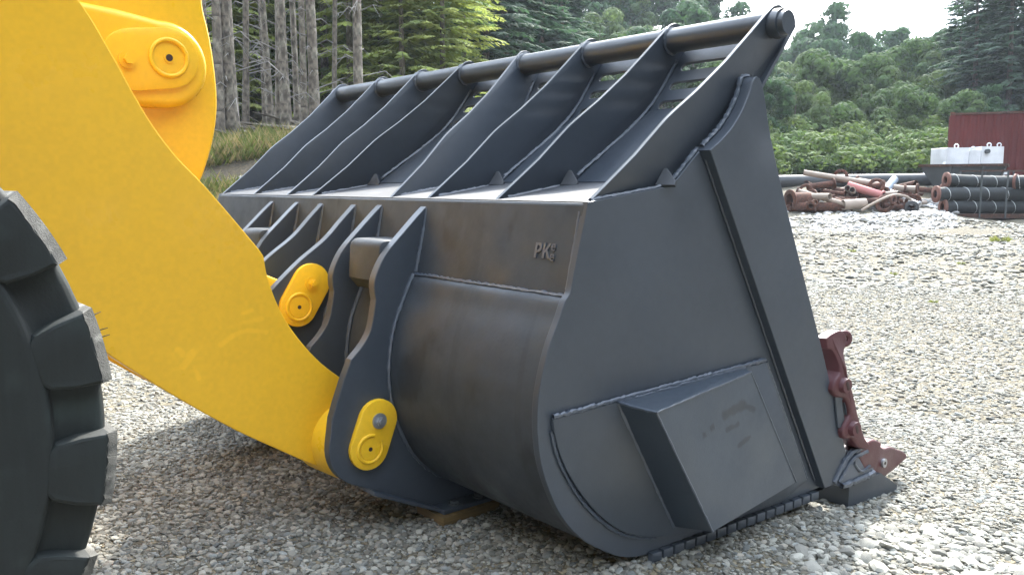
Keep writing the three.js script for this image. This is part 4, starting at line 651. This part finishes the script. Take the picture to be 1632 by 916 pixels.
// stacked suction hoses with white bands in a wire crate
{
  const hose = (label, group, u, s, h, L, yaw, r = 0.235, ends = [1, 1], bow = 0) => {
    const [x, y, z] = spot(u * s, s), o = thing('suction_hose', label, 'hose', [x, y + h, z], group), c = new THREE.CatmullRomCurve3([0, 1, 2, 3, 4].map((i) => new THREE.Vector3((i / 4 - 0.5) * L, -bow * Math.sin(i / 4 * Math.PI), 0))), g = new THREE.TubeGeometry(c, 60, r, 20), p = g.attributes.position;
    plainMesh('hose_body', metres(clean(toCreasedNormals(g, 0.9))), M.hose, o);
    for (let t = 0.06; t < 0.97; t += 0.62 / L) { const q = c.getPointAt(t), b = new THREE.TorusGeometry(r + 0.002, 0.013, 6, 24); b.rotateY(Math.PI / 2 + 0.30); b.rotateZ(0.18); b.translate(q.x, q.y, q.z); plainMesh('white_band', b, M.band, o); }
    ends.forEach((e, i) => { if (!e) return; const q = c.getPointAt(i), f = new THREE.LatheGeometry([[r * 0.6, -0.04], [r * 1.22, -0.04], [r * 1.22, 0.04], [r * 0.6, 0.04], [r * 0.6, -0.04]].map((a) => new THREE.Vector2(...a)), 24); f.rotateZ(-Math.PI / 2); f.translate(q.x + (i ? 0.03 : -0.03), q.y, q.z); plainMesh('end_flange', f, M.flange, o); });
    o.rotation.y = YAWR + yaw; return o;
  };
  const base = 0.17, gp = 'black hoses laid in the crate', lb = 'black rubber hose with white bands lying in the wire crate';
  for (const [u, s, h, L, yaw, bow] of [[0.585, 28.0, base + 0.22, 4.4, -0.02, 0], [0.578, 28.0, base + 0.64, 4.5, -0.03, 0], [0.588, 28.6, base + 0.22, 4.4, 0, 0], [0.582, 28.6, base + 0.64, 4.4, 0, 0]]) hose(lb, gp, u, s, h, L, yaw, 0.225, [1, 1], bow);
  hose('topmost sagging black hose with white bands on the hose stack', null, 0.572, 28.2, base + 1.08, 3.6, -0.02, 0.21, [1, 1], 0.07);
  hose('short hose end with an orange flange resting across the stack', null, 0.609, 27.6, base + 1.03, 1.0, -0.75, 0.215, [1, 0], 0);
  const [x, y, z] = spot(0.59 * 28.1, 28.1), cr = thing('wire_crate', 'open steel post crate on a timber base holding the hoses', 'crate', [x, y, z]); cr.rotation.y = YAWR;
  plainMesh('base_board', metres(clean(box(-2.15, 2.2, 0.03, 0.16, -0.12, 0.62))), M.rail, cr); plainMesh('base_board', metres(clean(box(-2.15, 2.2, 0.03, 0.16, -0.62, -0.2))), M.rail, cr);
  for (const px of [-1.55, -0.72, 0.22, 1.25, 2.15]) for (const pz of [-0.66, 0.66]) plainMesh('post', metres(clean(box(px - 0.022, px + 0.022, 0.03, 1.55, pz - 0.02, pz + 0.02))), M.skip, cr);
  for (const pz of [-0.66, 0.66]) plainMesh('top_rail', metres(clean(box(-1.58, 2.18, 1.53, 1.57, pz - 0.018, pz + 0.018))), M.rail, cr);
}
// the steel skip and the white tank behind it
{
  const [x, y, z] = spot(0.522 * 30.8, 30.8), k = thing('steel_skip', 'dark grey open steel skip with sloping sides and worn rim', 'skip', [x, y, z]); k.rotation.y = YAWR - 0.55;
  const panel = (a, b, c, d, n) => { const g = new ConvexGeometry([a, b, c, d].flatMap((p) => [P3(p), P3(p).add(P3(n))])); plainMesh('side_panel', metres(clean(g)), M.skip, k); };
  const t = [[-1.25, 1.38, -0.85], [1.45, 1.38, -0.85], [1.45, 1.38, 0.85], [-1.25, 1.38, 0.85]], b = [[-0.45, 0.1, -0.6], [0.9, 0.1, -0.6], [0.9, 0.1, 0.6], [-0.45, 0.1, 0.6]];
  panel(t[0], t[1], b[1], b[0], [0, 0, 0.03]); panel(t[3], t[2], b[2], b[3], [0, 0, -0.03]); panel(t[0], t[3], b[3], b[0], [0.03, 0, 0]); panel(t[1], t[2], b[2], b[1], [-0.03, 0, 0]); panel(b[0], b[1], b[2], b[3], [0, 0.03, 0]);
  for (let i = 0; i < 4; i++) plainMesh('rim', metres(clean(beam(t[i], t[(i + 1) % 4], 0.09, 0.09))), M.rail, k);
  for (const px of [-0.2, 0.6]) plainMesh('stiffener', metres(clean(beam([px * 1.3, 1.34, 0.88], [px, 0.1, 0.63], 0.07, 0.06))), M.skip, k);
  for (const pz of [-0.45, 0.45]) plainMesh('skid', metres(clean(box(-0.5, 0.95, -0.05, 0.1, pz - 0.06, pz + 0.06))), M.rail, k);
  const [wx, wy, wz] = spot(0.527 * 32.8, 32.8), w = thing('white_tank', 'white painted steel tank with lifting eyes beside the container', 'tank', [wx, wy, wz]); w.rotation.y = YAWR + 0.02;
  const top = 1.62, part = (n, g, m = M.white) => plainMesh(n, metres(clean(toCreasedNormals(clean(g), 0.4))), m, w);
  part('tank_body', bbox(-1.05, -0.20, 0.72, top, -0.6, 0.6, 0.03)); part('tank_body', bbox(-0.195, 0.25, 0.72, top - 0.10, -0.6, 0.6, 0.03)); part('tank_body', bbox(0.255, 1.12, 0.72, top + 0.04, -0.6, 0.6, 0.03));
  part('base_frame', bbox(-1.25, 1.22, 0.62, 0.715, -0.72, 0.72, 0.01)); for (const px of [-1.1, 0, 1.1]) for (const pz of [-0.6, 0.6]) part('leg', bbox(px - 0.06, px + 0.06, -0.1, 0.62, pz - 0.06, pz + 0.06, 0.005));
  for (const [px, py] of [[-0.62, top], [0.02, top - 0.1], [0.62, top + 0.04], [1.0, top + 0.04]]) { const e = new THREE.TorusGeometry(0.075, 0.022, 8, 18); e.translate(px, py + 0.06, 0.45); part('lifting_eye', e, M.white); }
  part('valve', bar([0.45, 1.48, 0.58], [0.45, 1.48, 0.72], 0.085, 0.085, 16), M.skip); part('side_bracket', bbox(0.42, 0.52, 0.45, 0.85, 0.62, 0.75, 0.01)); part('side_bracket', new ConvexGeometry([[-1.25, 0.72, 0.6], [-1.05, 0.72, 0.6], [-1.05, 1.1, 0.6], [-1.25, 0.72, 0.4], [-1.05, 0.72, 0.4], [-1.05, 1.1, 0.4]].map(P3)));
}
{
  const [x, , z] = spot(0.5055 * 35 + 6.1 * 0.9, 35 - 6.1 * 0.435), y = 1.78, c = thing('shipping_container', 'rusty red corrugated shipping container at the forest edge', 'container', [x, y, z]); c.rotation.y = YAWR - 0.45;
  const L = 12.19, H = 2.62, D = 2.44, h = L / 2, part = (n, g, m = M.container) => plainMesh(n, metres(clean(g)), m, c);
  const wave = (len) => { const o = []; const p = 0.278, n = Math.round(len / p), q = len / n; for (let i = 0; i < n; i++) { const a = i * q; o.push([a, 0], [a + q * 0.26, 0], [a + q * 0.38, -0.036], [a + q * 0.88, -0.036]); } o.push([len, 0]); return o; };
  const sheet = (len) => { const w = wave(len), pos = [], idx = []; w.forEach(([a, d]) => { pos.push(a - len / 2, 0.14, d, a - len / 2, H - 0.11, d); }); for (let i = 0; i < w.length - 1; i++) idx.push(2 * i, 2 * i + 2, 2 * i + 1, 2 * i + 1, 2 * i + 2, 2 * i + 3); const g = new THREE.BufferGeometry(); g.setAttribute('position', new THREE.Float32BufferAttribute(pos, 3)); g.setIndex(idx); const f = g.toNonIndexed(); f.computeVertexNormals(); return f; };
  for (const sg of [1, -1]) { const g = sheet(L - 0.24); if (sg < 0) g.rotateY(Math.PI); g.translate(0, 0, sg * (D / 2 - 0.03)); part('corrugated_wall', g); }
  for (const sg of [1, -1]) { const g = sheet(D - 0.24); g.rotateY(sg * Math.PI / 2); g.translate(sg * (h - 0.03), 0, 0); part('corrugated_wall', g); }
  for (const sx of [-1, 1]) for (const sz of [-1, 1]) { part('corner_post', box(sx * h - (sx > 0 ? 0.15 : 0), sx * h + (sx > 0 ? 0 : 0.15), 0.118, H - 0.118, sz * D / 2 - (sz > 0 ? 0.13 : 0), sz * D / 2 + (sz > 0 ? 0 : 0.13))); for (const yy of [0, H - 0.118]) part('corner_casting', box(sx * h - (sx > 0 ? 0.178 : -0.003), sx * h + (sx > 0 ? 0.003 : 0.178), yy, yy + 0.118, sz * D / 2 - (sz > 0 ? 0.162 : -0.003), sz * D / 2 + (sz > 0 ? 0.003 : 0.162)), M.rust); }
  for (const sz of [-1, 1]) { part('top_rail', box(-h + 0.18, h - 0.18, H - 0.10, H - 0.03, sz * (D / 2 - 0.035) - 0.03, sz * (D / 2 - 0.035) + 0.03), M.rail); part('bottom_rail', box(-h + 0.18, h - 0.18, 0.02, 0.16, sz * (D / 2 - 0.035) - 0.03, sz * (D / 2 - 0.035) + 0.03)); }
  part('roof', box(-h + 0.05, h - 0.05, H - 0.06, H - 0.045, -D / 2 + 0.06, D / 2 - 0.06)); part('floor', box(-h + 0.05, h - 0.05, 0.05, 0.13, -D / 2 + 0.06, D / 2 - 0.06));
}
// ---------------------------------------------------------------- thin summer haze over the slopes
scene.fog = new THREE.FogExp2(new THREE.Color().setRGB(0.80, 0.88, 1.0), 0.0006);
renderer.render(scene, camera);
